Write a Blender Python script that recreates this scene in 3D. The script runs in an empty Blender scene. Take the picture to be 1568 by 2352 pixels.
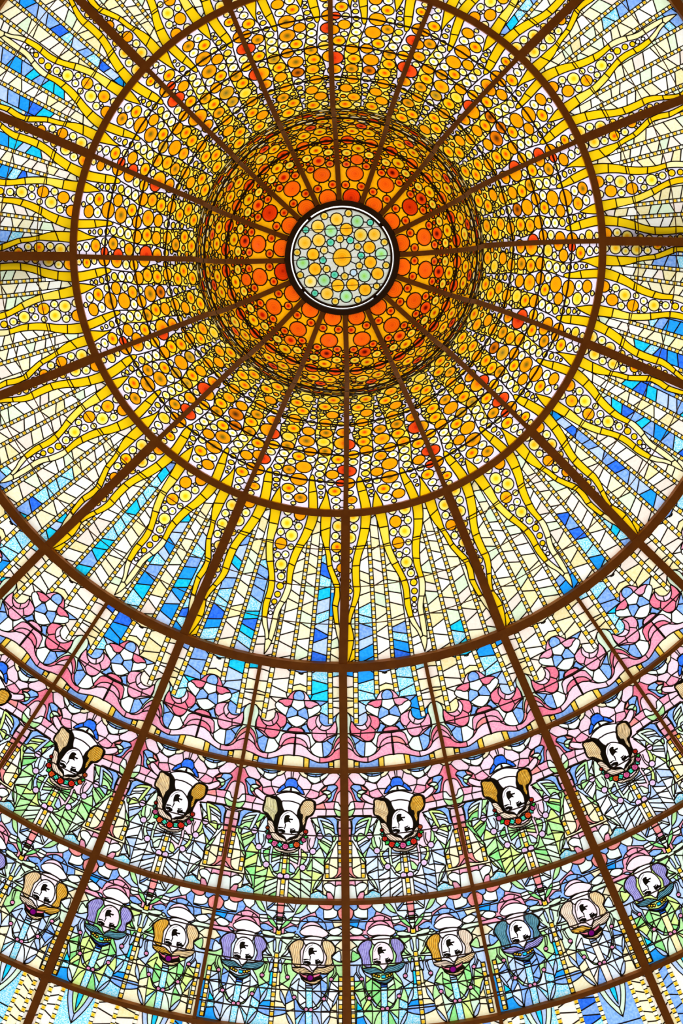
import bpy, math, random
from mathutils import Vector, Matrix
from mathutils.geometry import delaunay_2d_cdt

# ---------------------------------------------------------------- camera, world, exposure
S = bpy.context.scene
FPX = 1800.0            # focal length in photo pixels (1568 x 2352)
H = 10.0                # glass plane above the camera, metres
PX = H / FPX            # one photo pixel on the glass plane
CX0, CY0 = 775.65, 571.13       # where the skylight's axis meets the glass plane in the photo
CAM = (-0.1667, -0.3444)
PPX, PPY = 745.65, 509.13
cam = bpy.data.cameras.new('camera'); cam_o = bpy.data.objects.new('camera', cam)
S.collection.objects.link(cam_o); S.camera = cam_o
cam_o.location = (CAM[0], CAM[1], 0); cam_o.rotation_euler = (math.pi, 0, 0)
cam.sensor_fit = 'VERTICAL'; cam.sensor_height = 36.0; cam.sensor_width = 24.0
cam.lens = FPX / 2352 * 36.0
cam.shift_x = (784 - PPX) / 2352; cam.shift_y = -(1176 - PPY) / 2352
cam.clip_end = 200
W = 2.0                 # overcast sky above the glass
world = bpy.data.worlds.new('sky'); S.world = world; world.use_nodes = True
bg = world.node_tree.nodes['Background']
bg.inputs[0].default_value = (0.97, 0.985, 1.0, 1); bg.inputs[1].default_value = W
S.view_settings.view_transform = 'Standard'; S.view_settings.look = 'None'
S.view_settings.exposure = 0.0; S.view_settings.gamma = 1.0; S.view_settings.use_curve_mapping = False
COL = S.collection
rnd = random.Random(7)
PI = math.pi
DEG = PI / 180

# ---------------------------------------------------------------- the shape of the glass
# every point of the glass is (angle, q): q is its distance from the axis in photo pixels
QD, QE, Q3, Q4, Q5, Q6, Q7, Q8 = 131.0, 328.4, 604.8, 957.5, 1196.6, 1497.5, 1797.8, 2080.0
def lerp_table(t, tab):
    if t <= tab[0][0]: return tab[0][1]
    for (a, b), (c, d) in zip(tab, tab[1:]):
        if t <= c: return b + (d - b) * (t - a) / (c - a)
    return tab[-1][1]
TW = [(QD, 2.84), (QE, 2.68), (Q3, 1.66), (Q4, 0.67), (3000, 0.67)]
def twist(q): return lerp_table(q, TW) * DEG
AL_B = [(0, 12), (.3, 27), (.45, 33.5), (.57, 43), (.77, 50), (.88, 62), (.94, 67), (1, 75)]
AL_F = [(QE, 46), (370, 42), (420, 36.5), (520, 30.5), (Q3, 27)]
def alpha(q, flare):
    return (lerp_table(q, AL_F) if flare else lerp_table((q - QD) / (QE - QD), AL_B)) * DEG
class Prof:
    "slope profile of one glass zone, integrated from its outer edge inwards"
    def __init__(s, q0, q1, z1, flare, n=400):
        s.q0, s.q1, s.n, s.flare = q0, q1, n, flare
        dq = (q1 - q0) / n
        z = [0] * (n + 1); y = [0] * (n + 1); z[n] = z1
        for i in range(n, 0, -1):
            q = q0 + (i - .5) * dq; a = alpha(q, flare)
            ratio = math.cos(a) - q / FPX * math.sin(a)
            z[i-1] = z[i] - math.sin(a) * dq * z[i] / (FPX * ratio)
        for i in range(n):
            q = q0 + (i + .5) * dq; a = alpha(q, flare)
            y[i+1] = y[i] + dq / (q * (math.cos(a) - q / FPX * math.sin(a)))
        s.z, s.y = z, y
    def at(s, arr, q):
        t = (q - s.q0) / (s.q1 - s.q0) * s.n
        i = max(0, min(s.n - 1, int(t))); return arr[i] + (arr[i+1] - arr[i]) * (t - i)
    def zq(s, q): return s.at(s.z, q)
    def yq(s, q): return s.at(s.y, q)
    def qy(s, y):
        lo, hi = 0, s.n
        if y <= 0: return s.q0 + y * s.q0
        while hi - lo > 1:
            m = (lo + hi) // 2
            if s.y[m] <= y: lo = m
            else: hi = m
        t = (y - s.y[lo]) / (s.y[hi] - s.y[lo]); return s.q0 + (lo + t) / s.n * (s.q1 - s.q0)
FL = Prof(QE, Q3, H, True)
BU = Prof(QD, QE, FL.z[0], False)
ZD = BU.z[0]
K = 600.0               # drawing units per radian on the curved zones
def pt_curved(pr):
    def f(x, y, h=0.0):
        q = pr.qy(y / K); th = x / K + twist(q); z = pr.zq(q); r = q * z / FPX; a = alpha(q, pr.flare)
        r += h * math.sin(a); z -= h * math.cos(a)
        return Vector((r * math.sin(th), r * math.cos(th), z))
    return f
def pt_flat(x, y, h=0.0):
    q = math.hypot(x, y); th = math.atan2(x, y) + twist(q)
    return Vector((q * PX * math.sin(th), q * PX * math.cos(th), H - h))
def pt_disc(x, y, h=0.0):
    return Vector((x * ZD / FPX, y * ZD / FPX, ZD - h))

def crop_flat(x0, y0, sc, thc):
    "measured point -> the panel's own drawing plane"
    def f(u, v):
        dx, dy = x0 + u * sc - CX0, y0 + v * sc - CY0
        q = math.hypot(dx, dy); th = math.atan2(dx, dy) - twist(q) - thc
        return (q * math.sin(th), q * math.cos(th))
    return f
def crop_curved(x0, y0, sc, thc, pr):
    def f(u, v):
        px, py = x0 + u * sc, y0 + v * sc; z = 9.0
        for _ in range(8):
            dx = px - (PPX - FPX * CAM[0] / z); dy = py - (PPY - FPX * CAM[1] / z)
            q = max(pr.q0 - 8, min(pr.q1 + 15, math.hypot(dx, dy))); z = pr.zq(q)
        th = math.atan2(dx, dy) - twist(q) - thc
        return (th * K, pr.yq(q) * K, q)
    return f

# ---------------------------------------------------------------- materials
def lin(c): return tuple(((v/255)/12.92 if v/255 <= .04045 else ((v/255+.055)/1.055)**2.4) for v in c)
def node(nt, t, **kw):
    n = nt.nodes.new(t)
    for k, v in kw.items(): setattr(n, k, v)
    return n
def new_mat(name):
    m = bpy.data.materials.new(name); m.use_nodes = True; nt = m.node_tree; nt.nodes.clear()
    return m, nt, node(nt, 'ShaderNodeOutputMaterial')
def ramp(nt, stops, interp='LINEAR'):
    r = node(nt, 'ShaderNodeValToRGB'); e = r.color_ramp.elements; r.color_ramp.interpolation = interp
    while len(e) < len(stops): e.new(.5)
    for el, (p, c) in zip(e, stops): el.position = p; el.color = (*c, 1)
    return r
def glass_out(nt, out, col, vary=.10, rough=.25):
    L = nt.links
    oi = node(nt, 'ShaderNodeObjectInfo'); hsv = node(nt, 'ShaderNodeHueSaturation')
    mr = node(nt, 'ShaderNodeMapRange'); mr.inputs[3].default_value = 1 - vary; mr.inputs[4].default_value = 1 + vary * .5
    L.new(oi.outputs['Random'], mr.inputs[0]); L.new(mr.outputs[0], hsv.inputs['Value']); L.new(col, hsv.inputs['Color'])
    tr = node(nt, 'ShaderNodeBsdfTranslucent'); gl = node(nt, 'ShaderNodeBsdfGlossy'); gl.inputs['Roughness'].default_value = rough
    mx = node(nt, 'ShaderNodeMixShader'); mx.inputs[0].default_value = .03
    L.new(hsv.outputs[0], tr.inputs[0]); L.new(tr.outputs[0], mx.inputs[1]); L.new(gl.outputs[0], mx.inputs[2])
    L.new(mx.outputs[0], out.inputs[0])
MAT = {}
GF = 1/1.6            # how much of the sky's light the flat panels let through
def glass(key, c, c2=None, scale=30, vary=.10, gain=GF, contrast=(.35, .65)):
    "cathedral glass: one colour, or two mottled together"
    m, nt, out = new_mat('glass_' + key); L = nt.links
    a = tuple(min(1.0, v * gain) for v in lin(c)); b = tuple(min(1.0, v * gain) for v in lin(c2)) if c2 else tuple(min(1, v * 1.12) for v in a)
    tc = node(nt, 'ShaderNodeTexCoord'); oi = node(nt, 'ShaderNodeObjectInfo')
    ad = node(nt, 'ShaderNodeVectorMath', operation='MULTIPLY_ADD')
    ad.inputs[1].default_value = (1, 1, 1); L.new(tc.outputs['Object'], ad.inputs[0]); L.new(oi.outputs['Location'], ad.inputs[2])
    nz = node(nt, 'ShaderNodeTexNoise'); nz.inputs['Scale'].default_value = scale; nz.inputs['Detail'].default_value = 3
    L.new(ad.outputs[0], nz.inputs['Vector'])
    r = ramp(nt, [(contrast[0], a), (contrast[1], b)]); L.new(nz.outputs['Fac'], r.inputs[0])
    glass_out(nt, out, r.outputs[0], vary); MAT[key] = m
def bullseye(key, stops, gain=GF, attr=False, vary=.12):
    "roundel of spun glass: colour runs from the pontil mark to the rim, with faint spun rings"
    m, nt, out = new_mat('glass_' + key); L = nt.links
    if attr:
        at = node(nt, 'ShaderNodeAttribute', attribute_name='rad'); d = at.outputs['Fac']
    else:
        tc = node(nt, 'ShaderNodeTexCoord'); oi = node(nt, 'ShaderNodeObjectInfo')
        wn = node(nt, 'ShaderNodeTexWhiteNoise', noise_dimensions='1D'); L.new(oi.outputs['Random'], wn.inputs['W'])
        sb = node(nt, 'ShaderNodeVectorMath', operation='MULTIPLY_ADD'); sb.inputs[1].default_value = (.16, .16, 0); sb.inputs[2].default_value = (-.08, -.08, 0)
        L.new(wn.outputs['Color'], sb.inputs[0])
        fl = node(nt, 'ShaderNodeVectorMath', operation='MULTIPLY'); fl.inputs[1].default_value = (1, 1, 0); L.new(tc.outputs['Object'], fl.inputs[0])
        ds = node(nt, 'ShaderNodeVectorMath', operation='DISTANCE'); L.new(fl.outputs[0], ds.inputs[0]); L.new(sb.outputs[0], ds.inputs[1])
        d = ds.outputs['Value']
    r = ramp(nt, [(p, tuple(min(1, v * gain) for v in lin(c))) for p, c in stops]); L.new(d, r.inputs[0])
    col = r.outputs[0]
    if not attr:
        mu = node(nt, 'ShaderNodeMath', operation='MULTIPLY'); mu.inputs[1].default_value = 27; L.new(d, mu.inputs[0])
        si = node(nt, 'ShaderNodeMath', operation='SINE'); L.new(mu.outputs[0], si.inputs[0])
        m2 = node(nt, 'ShaderNodeMath', operation='MULTIPLY_ADD'); m2.inputs[1].default_value = .07; m2.inputs[2].default_value = .95; L.new(si.outputs[0], m2.inputs[0])
        hs = node(nt, 'ShaderNodeHueSaturation'); L.new(m2.outputs[0], hs.inputs['Value']); L.new(col, hs.inputs['Color']); col = hs.outputs[0]
    glass_out(nt, out, col, vary); MAT[key] = m
def solid(key, c, rough=.6, metal=0.0, c2=None, scale=12):
    m, nt, out = new_mat(key); L = nt.links
    p = node(nt, 'ShaderNodeBsdfPrincipled'); p.inputs['Roughness'].default_value = rough; p.inputs['Metallic'].default_value = metal
    if c2:
        tc = node(nt, 'ShaderNodeTexCoord'); nz = node(nt, 'ShaderNodeTexNoise'); nz.inputs['Scale'].default_value = scale; nz.inputs['Detail'].default_value = 6
        L.new(tc.outputs['Object'], nz.inputs['Vector']); r = ramp(nt, [(.35, lin(c)), (.65, lin(c2))])
        L.new(nz.outputs['Fac'], r.inputs[0]); L.new(r.outputs[0], p.inputs['Base Color'])
    else: p.inputs['Base Color'].default_value = (*lin(c), 1)
    L.new(p.outputs[0], out.inputs[0]); MAT[key] = m

solid('lead', (52, 36, 22), .7)
solid('iron', (192, 118, 34), .6, c2=(176, 104, 26), scale=9)
solid('iron_dark', (70, 42, 24), .6)
solid('wire', (120, 84, 40), .5)
solid('paint', (16, 11, 10), .7)
solid('plaster', (225, 215, 195), .9)
solid('stone_floor', (222, 206, 180), .8, c2=(205, 190, 165), scale=3)
glass('cream', (255, 250, 214), (255, 242, 196))
glass('white', (255, 254, 246), (255, 250, 232))
glass('bisque', (252, 234, 218), (255, 243, 228))
glass('sand', (250, 232, 165), (255, 242, 190))
glass('pgreen', (226, 244, 205), (236, 250, 220))
glass('lavender', (240, 228, 250), (250, 244, 255))
glass('sun', (255, 206, 8), (255, 212, 14), vary=.06, scale=6)
glass('sun2', (255, 224, 66), (255, 228, 84), vary=.06, scale=6)
glass('sunp', (255, 240, 168), (255, 246, 190), vary=.06, scale=6)
glass('suno', (255, 194, 10), (255, 200, 20), vary=.06, scale=6)
glass('cyan', (0, 196, 244), (40, 222, 255))
glass('cyanw', (70, 208, 246), (225, 252, 255), scale=60)
glass('azure', (18, 150, 250), (40, 168, 255))
glass('royal', (30, 100, 238), (60, 130, 250))
glass('cornf', (116, 166, 246), (156, 196, 254))
glass('peri', (180, 208, 254), (204, 224, 255))
glass('sky', (214, 234, 255), (236, 246, 255))
glass('ice', (238, 248, 255), (250, 254, 255))
glass('milk', (240, 254, 244), (250, 255, 250))
glass('pink', (246, 150, 182), (252, 186, 206), scale=45)
glass('rose', (240, 108, 140), (246, 140, 160), scale=45)
glass('blush', (250, 208, 226), (254, 226, 238), scale=45)
glass('coral', (246, 136, 136), (250, 164, 158), scale=45)
glass('leaf', (176, 236, 150), (200, 246, 178))
glass('leafy', (214, 244, 130), (228, 250, 160))
glass('leafw', (218, 248, 214), (236, 253, 232))
glass('leafd', (130, 226, 124), (160, 238, 150))
glass('emerald', (30, 200, 60), (60, 220, 90))
glass('jade', (40, 214, 170), (80, 226, 190))
glass('red', (238, 24, 20), (250, 60, 36), scale=60)
glass('orangered', (244, 74, 20), (250, 104, 40), scale=60)
glass('magenta', (238, 60, 140), (248, 130, 180), scale=60)
glass('skin', (250, 240, 246), (255, 248, 252), vary=.04)
glass('skinp', (248, 226, 232), (252, 236, 240), vary=.04)
glass('blond', (240, 200, 140), (250, 218, 168), scale=20)
glass('golden', (226, 160, 40), (240, 184, 70), scale=20)
glass('sandhair', (226, 214, 150), (240, 230, 180), scale=20)
glass('pearlhair', (236, 208, 180), (248, 226, 204), scale=20)
glass('mauve', (150, 140, 214), (178, 170, 232), scale=20)
glass('teal_hair', (70, 130, 150), (104, 160, 176), scale=20)
glass('navy', (20, 70, 170), (40, 96, 196), scale=20)
glass('gold', (252, 200, 30), (255, 212, 60))
glass('bowl', (255, 186, 0), (255, 198, 12), vary=.05, gain=.92)
glass('bowlo', (255, 168, 0), (255, 184, 8), vary=.05, gain=.92)
glass('flarey', (255, 218, 50), (255, 228, 90), vary=.05, gain=.8)
glass('flarel', (236, 224, 248), (246, 238, 254), vary=.05, gain=.72)
glass('discf', (226, 228, 200), (232, 236, 232), vary=.08, gain=.74)
g = .95
bullseye('b_orange', [(0, (205, 30, 0)), (.08, (250, 88, 8)), (.5, (255, 98, 6)), (1, (255, 108, 10))], g)
bullseye('b_red', [(0, (150, 10, 0)), (.2, (218, 44, 2)), (1, (240, 62, 4))], g)
bullseye('b_redc', [(0, (180, 10, 0)), (.3, (214, 30, 0)), (.55, (255, 110, 10)), (1, (255, 140, 20))], g)
bullseye('b_redd', [(0, (60, 0, 0)), (.25, (130, 12, 0)), (.5, (244, 66, 4)), (1, (252, 96, 12))], g)
bullseye('b_yelr', [(0, (190, 30, 0)), (.22, (225, 80, 0)), (.45, (255, 186, 6)), (1, (255, 206, 20))], g)
bullseye('b_yel', [(0, (225, 90, 10)), (.3, (245, 160, 10)), (.5, (255, 216, 50)), (1, (255, 220, 70))], g)
bullseye('b_pale', [(0, (250, 190, 40)), (.3, (252, 214, 90)), (.6, (255, 240, 190)), (1, (255, 244, 210))], g)
g = .8
bullseye('yelr', [(0, (224, 50, 4)), (.2, (244, 96, 6)), (.55, (255, 184, 6)), (1, (255, 200, 14))], g)
bullseye('yelo', [(0, (244, 96, 8)), (.35, (255, 150, 8)), (1, (255, 190, 10))], g)
bullseye('yel', [(0, (252, 190, 10)), (.4, (255, 206, 30)), (1, (255, 226, 100))], g)
bullseye('pyel', [(0, (252, 196, 10)), (.25, (255, 214, 50)), (.6, (255, 240, 160)), (1, (255, 244, 186))], g)
bullseye('yelp', [(0, (252, 170, 6)), (.3, (255, 200, 20)), (.7, (254, 228, 110)), (1, (255, 238, 150))], g)
bullseye('pale', [(0, (255, 206, 30)), (.3, (255, 222, 90)), (.5, (255, 248, 214)), (1, (255, 250, 224))], g)
bullseye('amber', [(0, (220, 128, 0)), (.06, (250, 150, 4)), (.9, (255, 164, 4)), (1, (250, 158, 4))], g)
bullseye('amberd', [(0, (96, 90, 20)), (.2, (150, 110, 14)), (.6, (246, 154, 8)), (1, (250, 164, 10))], g)
bullseye('olive', [(0, (90, 92, 40)), (.25, (170, 130, 30)), (.5, (206, 150, 24)), (1, (244, 176, 20))], g)
bullseye('brown', [(0, (50, 30, 10)), (.25, (120, 60, 6)), (.6, (214, 110, 4)), (1, (230, 120, 6))], g)
bullseye('redr', [(0, (210, 30, 8)), (.3, (240, 66, 14)), (1, (248, 84, 24))], g)
bullseye('yel2', [(0, (250, 176, 0)), (.5, (255, 200, 10)), (1, (255, 208, 40))], g)
bullseye('whiter', [(0, (255, 250, 220)), (1, (255, 255, 240))], .8)
bullseye('greenr', [(0, (150, 226, 60)), (.3, (170, 236, 140)), (.7, (190, 240, 196)), (1, (180, 236, 200))], .85)
bullseye('tealr', [(0, (20, 190, 120)), (.4, (90, 216, 176)), (1, (140, 232, 206))], .85)
bullseye('icer', [(0, (190, 224, 250)), (1, (214, 236, 240))], .85)
bullseye('vivid', [(0, (0, 180, 30)), (.5, (40, 220, 40)), (1, (180, 220, 40))], .9)
bullseye('bead', [(0, (200, 130, 200)), (.15, (236, 190, 236)), (1, (246, 224, 248))], GF)
bullseye('beadp', [(0, (200, 60, 130)), (.3, (240, 140, 190)), (1, (250, 190, 220))], GF)
bullseye('jewel', [(0, (90, 0, 90)), (.35, (190, 0, 170)), (.6, (250, 40, 190)), (1, (244, 90, 190))], GF)
bullseye('tiley', [(0, (255, 180, 4)), (.4, (255, 200, 30)), (.8, (255, 234, 120)), (1, (255, 238, 140))], .8, attr=True)
bullseye('tilew', [(0, (255, 255, 240)), (.5, (255, 254, 232)), (1, (255, 250, 216))], .8, attr=True)

# ---------------------------------------------------------------- drawing lead lines
def spline(p, n=5, closed=False):
    p = [tuple(a[:2]) for a in p]
    if len(p) < 3: return p
    out = []; N = len(p); segs = N if closed else N - 1
    g = (lambda i: p[i % N]) if closed else (lambda i: p[max(0, min(N - 1, i))])
    for i in range(segs):
        a, b, c, d = g(i-1), g(i), g(i+1), g(i+2)
        for k in range(n):
            t = k / n; t2 = t*t; t3 = t2*t
            out.append(tuple(.5*((2*b[j]) + (-a[j]+c[j])*t + (2*a[j]-5*b[j]+4*c[j]-d[j])*t2 + (-a[j]+3*b[j]-3*c[j]+d[j])*t3) for j in (0, 1)))
    out.append(out[0] if closed else p[-1]); return out
def parse(txt, conv):
    "';' between lines; a leading '~' makes a curve, '@' a closed curve, '#' a closed polygon"
    out = []
    for ln in txt.split(';'):
        ln = ln.strip()
        if not ln: continue
        kind = ''
        if ln[0] in '~@#': kind, ln = ln[0], ln[1:]
        v = ln.replace(',', ' ').split(); v = [float(a) for a in v]
        p = [conv(v[i], v[i+1])[:2] for i in range(0, len(v), 2)]
        if kind == '~': p = spline(p)
        elif kind == '@': p = spline(p, closed=True)
        elif kind == '#': p = p + [p[0]]
        out.append(p)
    return out
def mirror(lines): return [[(-x, y) for x, y in l] for l in lines]
def on_axis(lines, tol=1.2, end=6.0):
    out = []
    for l in lines:
        l = [(0.0, y) if abs(x) < tol else (x, y) for x, y in l]
        if math.dist(l[0], l[-1]) > 1e-6:
            if 0 < abs(l[0][0]) < end: l = [(0.0, l[0][1] + (l[0][1]-l[1][1])*min(1, abs(l[0][0])/max(.5, math.dist(l[0], l[1]))))] + l
            if 0 < abs(l[-1][0]) < end: l = l + [(0.0, l[-1][1] + (l[-1][1]-l[-2][1])*min(1, abs(l[-1][0])/max(.5, math.dist(l[-1], l[-2]))))]
        out.append(l)
    return out
def rot(lines, a):
    c, s = math.cos(a), math.sin(a); return [[(x*c + y*s, -x*s + y*c) for x, y in l] for l in lines]
def circle(x, y, r, n=16): return [(x + r*math.cos(2*PI*i/n), y + r*math.sin(2*PI*i/n)) for i in range(n)] + [(x + r, y)]
def area(p): return .5 * sum(p[i][0]*p[(i+1) % len(p)][1] - p[(i+1) % len(p)][0]*p[i][1] for i in range(len(p)))
def centroid(p):
    A = area(p)
    if abs(A) < 1e-9: return (sum(a[0] for a in p)/len(p), sum(a[1] for a in p)/len(p))
    cx = cy = 0
    for i in range(len(p)):
        a, b = p[i], p[(i+1) % len(p)]; w = a[0]*b[1] - b[0]*a[1]; cx += (a[0]+b[0])*w; cy += (a[1]+b[1])*w
    return (cx/(6*A), cy/(6*A))
def inside(pt, p):
    x, y = pt; c = False; j = len(p) - 1
    for i in range(len(p)):
        if (p[i][1] > y) != (p[j][1] > y) and x < (p[j][0]-p[i][0])*(y-p[i][1])/(p[j][1]-p[i][1]) + p[i][0]: c = not c
        j = i
    return c
def inner_point(p):
    c = centroid(p)
    if inside(c, p): return c
    ys = sorted(a[1] for a in p); y = (ys[len(ys)//2] + ys[len(ys)//2 - 1]) / 2 + 1e-4
    xs = []
    for i in range(len(p)):
        a, b = p[i], p[(i+1) % len(p)]
        if (a[1] > y) != (b[1] > y): xs.append(a[0] + (y-a[1])*(b[0]-a[0])/(b[1]-a[1]))
    xs.sort(); best = max(zip(xs[::2], xs[1::2]), key=lambda s: s[1]-s[0], default=None)
    return ((best[0]+best[1])/2, y) if best else c
def snap(lines, tol, ray=0):
    "run loose line ends on to the nearest neighbouring line: straight on if that meets one, else sideways"
    segs = []; cell = {}; G = 12.0
    for k, l in enumerate(lines):
        for a, b in zip(l, l[1:]):
            i = len(segs); segs.append((k, a, b))
            for gx in range(int(min(a[0], b[0])//G), int(max(a[0], b[0])//G)+1):
                for gy in range(int(min(a[1], b[1])//G), int(max(a[1], b[1])//G)+1): cell.setdefault((gx, gy), []).append(i)
    out = []; m = max(tol, ray)
    for k, l in enumerate(lines):
        l = list(l)
        if len(l) >= 2 and math.dist(l[0], l[-1]) > 1e-6:
            for e in (0, -1):
                p = l[e]; near = set()
                for gx in range(int((p[0]-m)//G), int((p[0]+m)//G)+1):
                    for gy in range(int((p[1]-m)//G), int((p[1]+m)//G)+1): near.update(cell.get((gx, gy), ()))
                q = l[1] if e == 0 else l[-2]; d0 = math.dist(p, q) or 1; ux, uy = (p[0]-q[0])/d0, (p[1]-q[1])/d0
                best = (tol, None); rb = (ray, None); touch = False
                for i in near:
                    kk, a, b = segs[i]
                    if kk == k: continue
                    dx, dy = b[0]-a[0], b[1]-a[1]; L2 = dx*dx + dy*dy
                    if L2 < 1e-9: continue
                    t = max(0, min(1, ((p[0]-a[0])*dx + (p[1]-a[1])*dy)/L2)); c = (a[0]+t*dx, a[1]+t*dy); d = math.dist(p, c)
                    if d < best[0]: best = (d, c)
                    den = ux*dy - uy*dx
                    if ray and abs(den) > 1e-6:
                        w = ((a[0]-p[0])*dy - (a[1]-p[1])*dx)/den; v = ((a[0]-p[0])*uy - (a[1]-p[1])*ux)/den
                        if -.05 <= v <= 1.05 and 0 <= w < rb[0]: rb = (w, (p[0]+ux*w, p[1]+uy*w))
                if best[1] and best[0] < .9: c, d = best[1], best[0]
                elif rb[1] and (not best[1] or rb[0] < 2.2*best[0]): c, d = rb[1], rb[0]
                elif best[1]: c, d = best[1], best[0]
                else: continue
                dd = max(d, 1e-6); o = .3
                x = (c[0] + (c[0]-p[0])/dd*o, c[1] + (c[1]-p[1])/dd*o)
                if e == 0: l = [x] + (l if d > .6 else l[1:])
                else: l = (l if d > .6 else l[:-1]) + [x]
        out.append(l)
    return out
def arrange(outline, lines):
    "all lead lines of a panel -> the panes between them"
    V, Ed = [], []
    def add(l, closed):
        b = len(V); V.extend(Vector(a) for a in l)
        Ed.extend((b+i, b+i+1) for i in range(len(l)-1))
        if closed: Ed.append((b+len(l)-1, b))
    add(outline, True)
    for l in lines:
        l = [l[0]] + [b for a, b in zip(l, l[1:]) if math.dist(a, b) > 1e-4]
        if len(l) < 2: continue
        if math.dist(l[0], l[-1]) < 1e-4: add(l[:-1], True)
        else: add(l, False)
    v, e, f, ov, oe, of = delaunay_2d_cdt(V, Ed, [], 0, 1e-3)
    lead = set()
    for (i, j), o in zip(e, oe):
        if o: lead.add((min(i, j), max(i, j)))
    side = {}
    for t, fc in enumerate(f):
        for i in range(3):
            k = (min(fc[i], fc[(i+1) % 3]), max(fc[i], fc[(i+1) % 3])); side.setdefault(k, []).append(t)
    seen = [False]*len(f); out = []
    for t0 in range(len(f)):
        if seen[t0]: continue
        seen[t0] = True; stack = [t0]; tris = []
        while stack:
            t = stack.pop(); tris.append(f[t]); fc = f[t]
            for i in range(3):
                k = (min(fc[i], fc[(i+1) % 3]), max(fc[i], fc[(i+1) % 3]))
                if k in lead: continue
                for u in side[k]:
                    if not seen[u]: seen[u] = True; stack.append(u)
        r = Region(v, tris)
        if r.area > .6 and inside(r.point, outline): out.append(r)
    return out
class Region:
    "one pane in the drawing plane: its triangles, its rim and a point well inside it"
    def __init__(s, v, tris):
        idx = {}; s.v = []; s.t = []; s.area = 0; best = -1
        cx = cy = 0
        for fc in tris:
            p = [(v[i].x, v[i].y) for i in fc]; A = area(p)
            if A < 0: fc = tuple(reversed(fc)); A = -A
            s.area += A; c = ((p[0][0]+p[1][0]+p[2][0])/3, (p[0][1]+p[1][1]+p[2][1])/3); cx += c[0]*A; cy += c[1]*A
            if A > best: best = A; s.point = c
            t = []
            for i in fc:
                if i not in idx: idx[i] = len(s.v); s.v.append((v[i].x, v[i].y))
                t.append(idx[i])
            s.t.append(tuple(t))
        cnt = {}
        for t in s.t:
            for i in range(3):
                a, b = t[i], t[(i+1) % 3]
                if (b, a) in cnt: del cnt[(b, a)]
                else: cnt[(a, b)] = 1
        s.rim = list(cnt)
        if s.area > 0:
            c = (cx/s.area, cy/s.area)
            if s.has(c): s.point = c
    def has(s, p):
        for a, b, c in s.t:
            if inside(p, [s.v[a], s.v[b], s.v[c]]): return True
        return False

# ---------------------------------------------------------------- meshes
def mesh(name, verts, faces, mat=None, rad=None):
    m = bpy.data.meshes.new(name); m.from_pydata([tuple(v) for v in verts], [], faces); m.update()
    if rad: m.attributes.new('rad', 'FLOAT', 'POINT').data.foreach_set('value', rad)
    if mat: m.materials.append(MAT[mat])
    return m
SKIRT = .007
def slab_data(p, pt, off=0):
    "one pane: its face and the edge that sits in the lead"
    if not isinstance(p, Region):
        n = len(p); lo = [pt(x, y, .004) for x, y in p]; F = [tuple(off + i for i in reversed(range(n)))]; rim = [(i, (i+1) % n) for i in range(n)]
    else:
        n = len(p.v); lo = [pt(x, y, .004) for x, y in p.v]; F = [tuple(off + i for i in reversed(t)) for t in p.t]; rim = p.rim
    up = [pt(x, y, .004 - SKIRT) for x, y in (p.v if isinstance(p, Region) else p)]
    F += [(off+i, off+j, off+n+j, off+n+i) for i, j in rim]
    return lo + up, F
def pane_mesh(name, p, pt, centre=None, scale=1.0):
    v, f = slab_data(p, pt)
    c = centre or sum(v[:len(v)//2], Vector()) / (len(v)//2)
    return mesh(name, [(a - c) / scale for a in v], f), c
def strip_data(l, w, pt, hgt, V, F, base=.0):
    "lead came along a line: a flat-topped bead"
    l = [l[0]] + [b for a, b in zip(l, l[1:]) if math.dist(a, b) > 1e-3]
    if len(l) < 2: return
    closed = math.dist(l[0], l[-1]) < 1e-3 and len(l) > 3
    if closed: l = l[:-1]
    n = len(l); rows = []
    for i in range(n):
        a = l[(i-1) % n] if closed or i else l[0]; b = l[(i+1) % n] if closed or i < n-1 else l[-1]
        dx, dy = b[0]-a[0], b[1]-a[1]; d = math.hypot(dx, dy) or 1; nx, ny = -dy/d, dx/d
        x, y = l[i]; r = []; ww = w(x, y) if callable(w) else w
        for o, h in ((-.5, base), (-.3, hgt), (.3, hgt), (.5, base)): r.append(pt(x + nx*ww*o, y + ny*ww*o, h))
        rows.append(r)
    b0 = len(V)
    for r in rows: V.extend(r)
    for i in range(n if closed else n-1):
        j = (i+1) % n
        for k in range(3): F.append((b0+i*4+k, b0+j*4+k, b0+j*4+k+1, b0+i*4+k+1))
def leads_mesh(name, lines, w, pt, hgt=.011, mat='lead'):
    V, F = [], []
    for l in lines:
        if isinstance(l, tuple): strip_data(l[0], l[1], pt, hgt, V, F)
        else: strip_data(l, w, pt, hgt, V, F)
    return mesh(name, V, F, mat)
def fill_poly_mesh(name, polys, pt, h, mat):
    V, F = [], []
    for p in polys:
        b = len(V); V.extend(pt(x, y, h) for x, y in p); F.append(tuple(b + i for i in reversed(range(len(p)))))
    return mesh(name, V, F, mat)
def roundel_mesh():
    n = 18; prof = [(1, .0), (.97, .05), (.6, .03), (.2, .055)]; V = []; F = []
    for r, h in prof: V += [(r*math.cos(2*PI*i/n), r*math.sin(2*PI*i/n), -h) for i in range(n)]
    V.append((0, 0, -.07))
    for k in range(len(prof)-1):
        for i in range(n): F.append((k*n+i, k*n+(i+1) % n, (k+1)*n+(i+1) % n, (k+1)*n+i))
    for i in range(n): F.append(((len(prof)-1)*n+i, (len(prof)-1)*n+(i+1) % n, len(V)-1))
    m = mesh('roundel', V, F); m.polygons.foreach_set('use_smooth', [True]*len(m.polygons)); return m
ROUNDEL = roundel_mesh()
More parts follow.
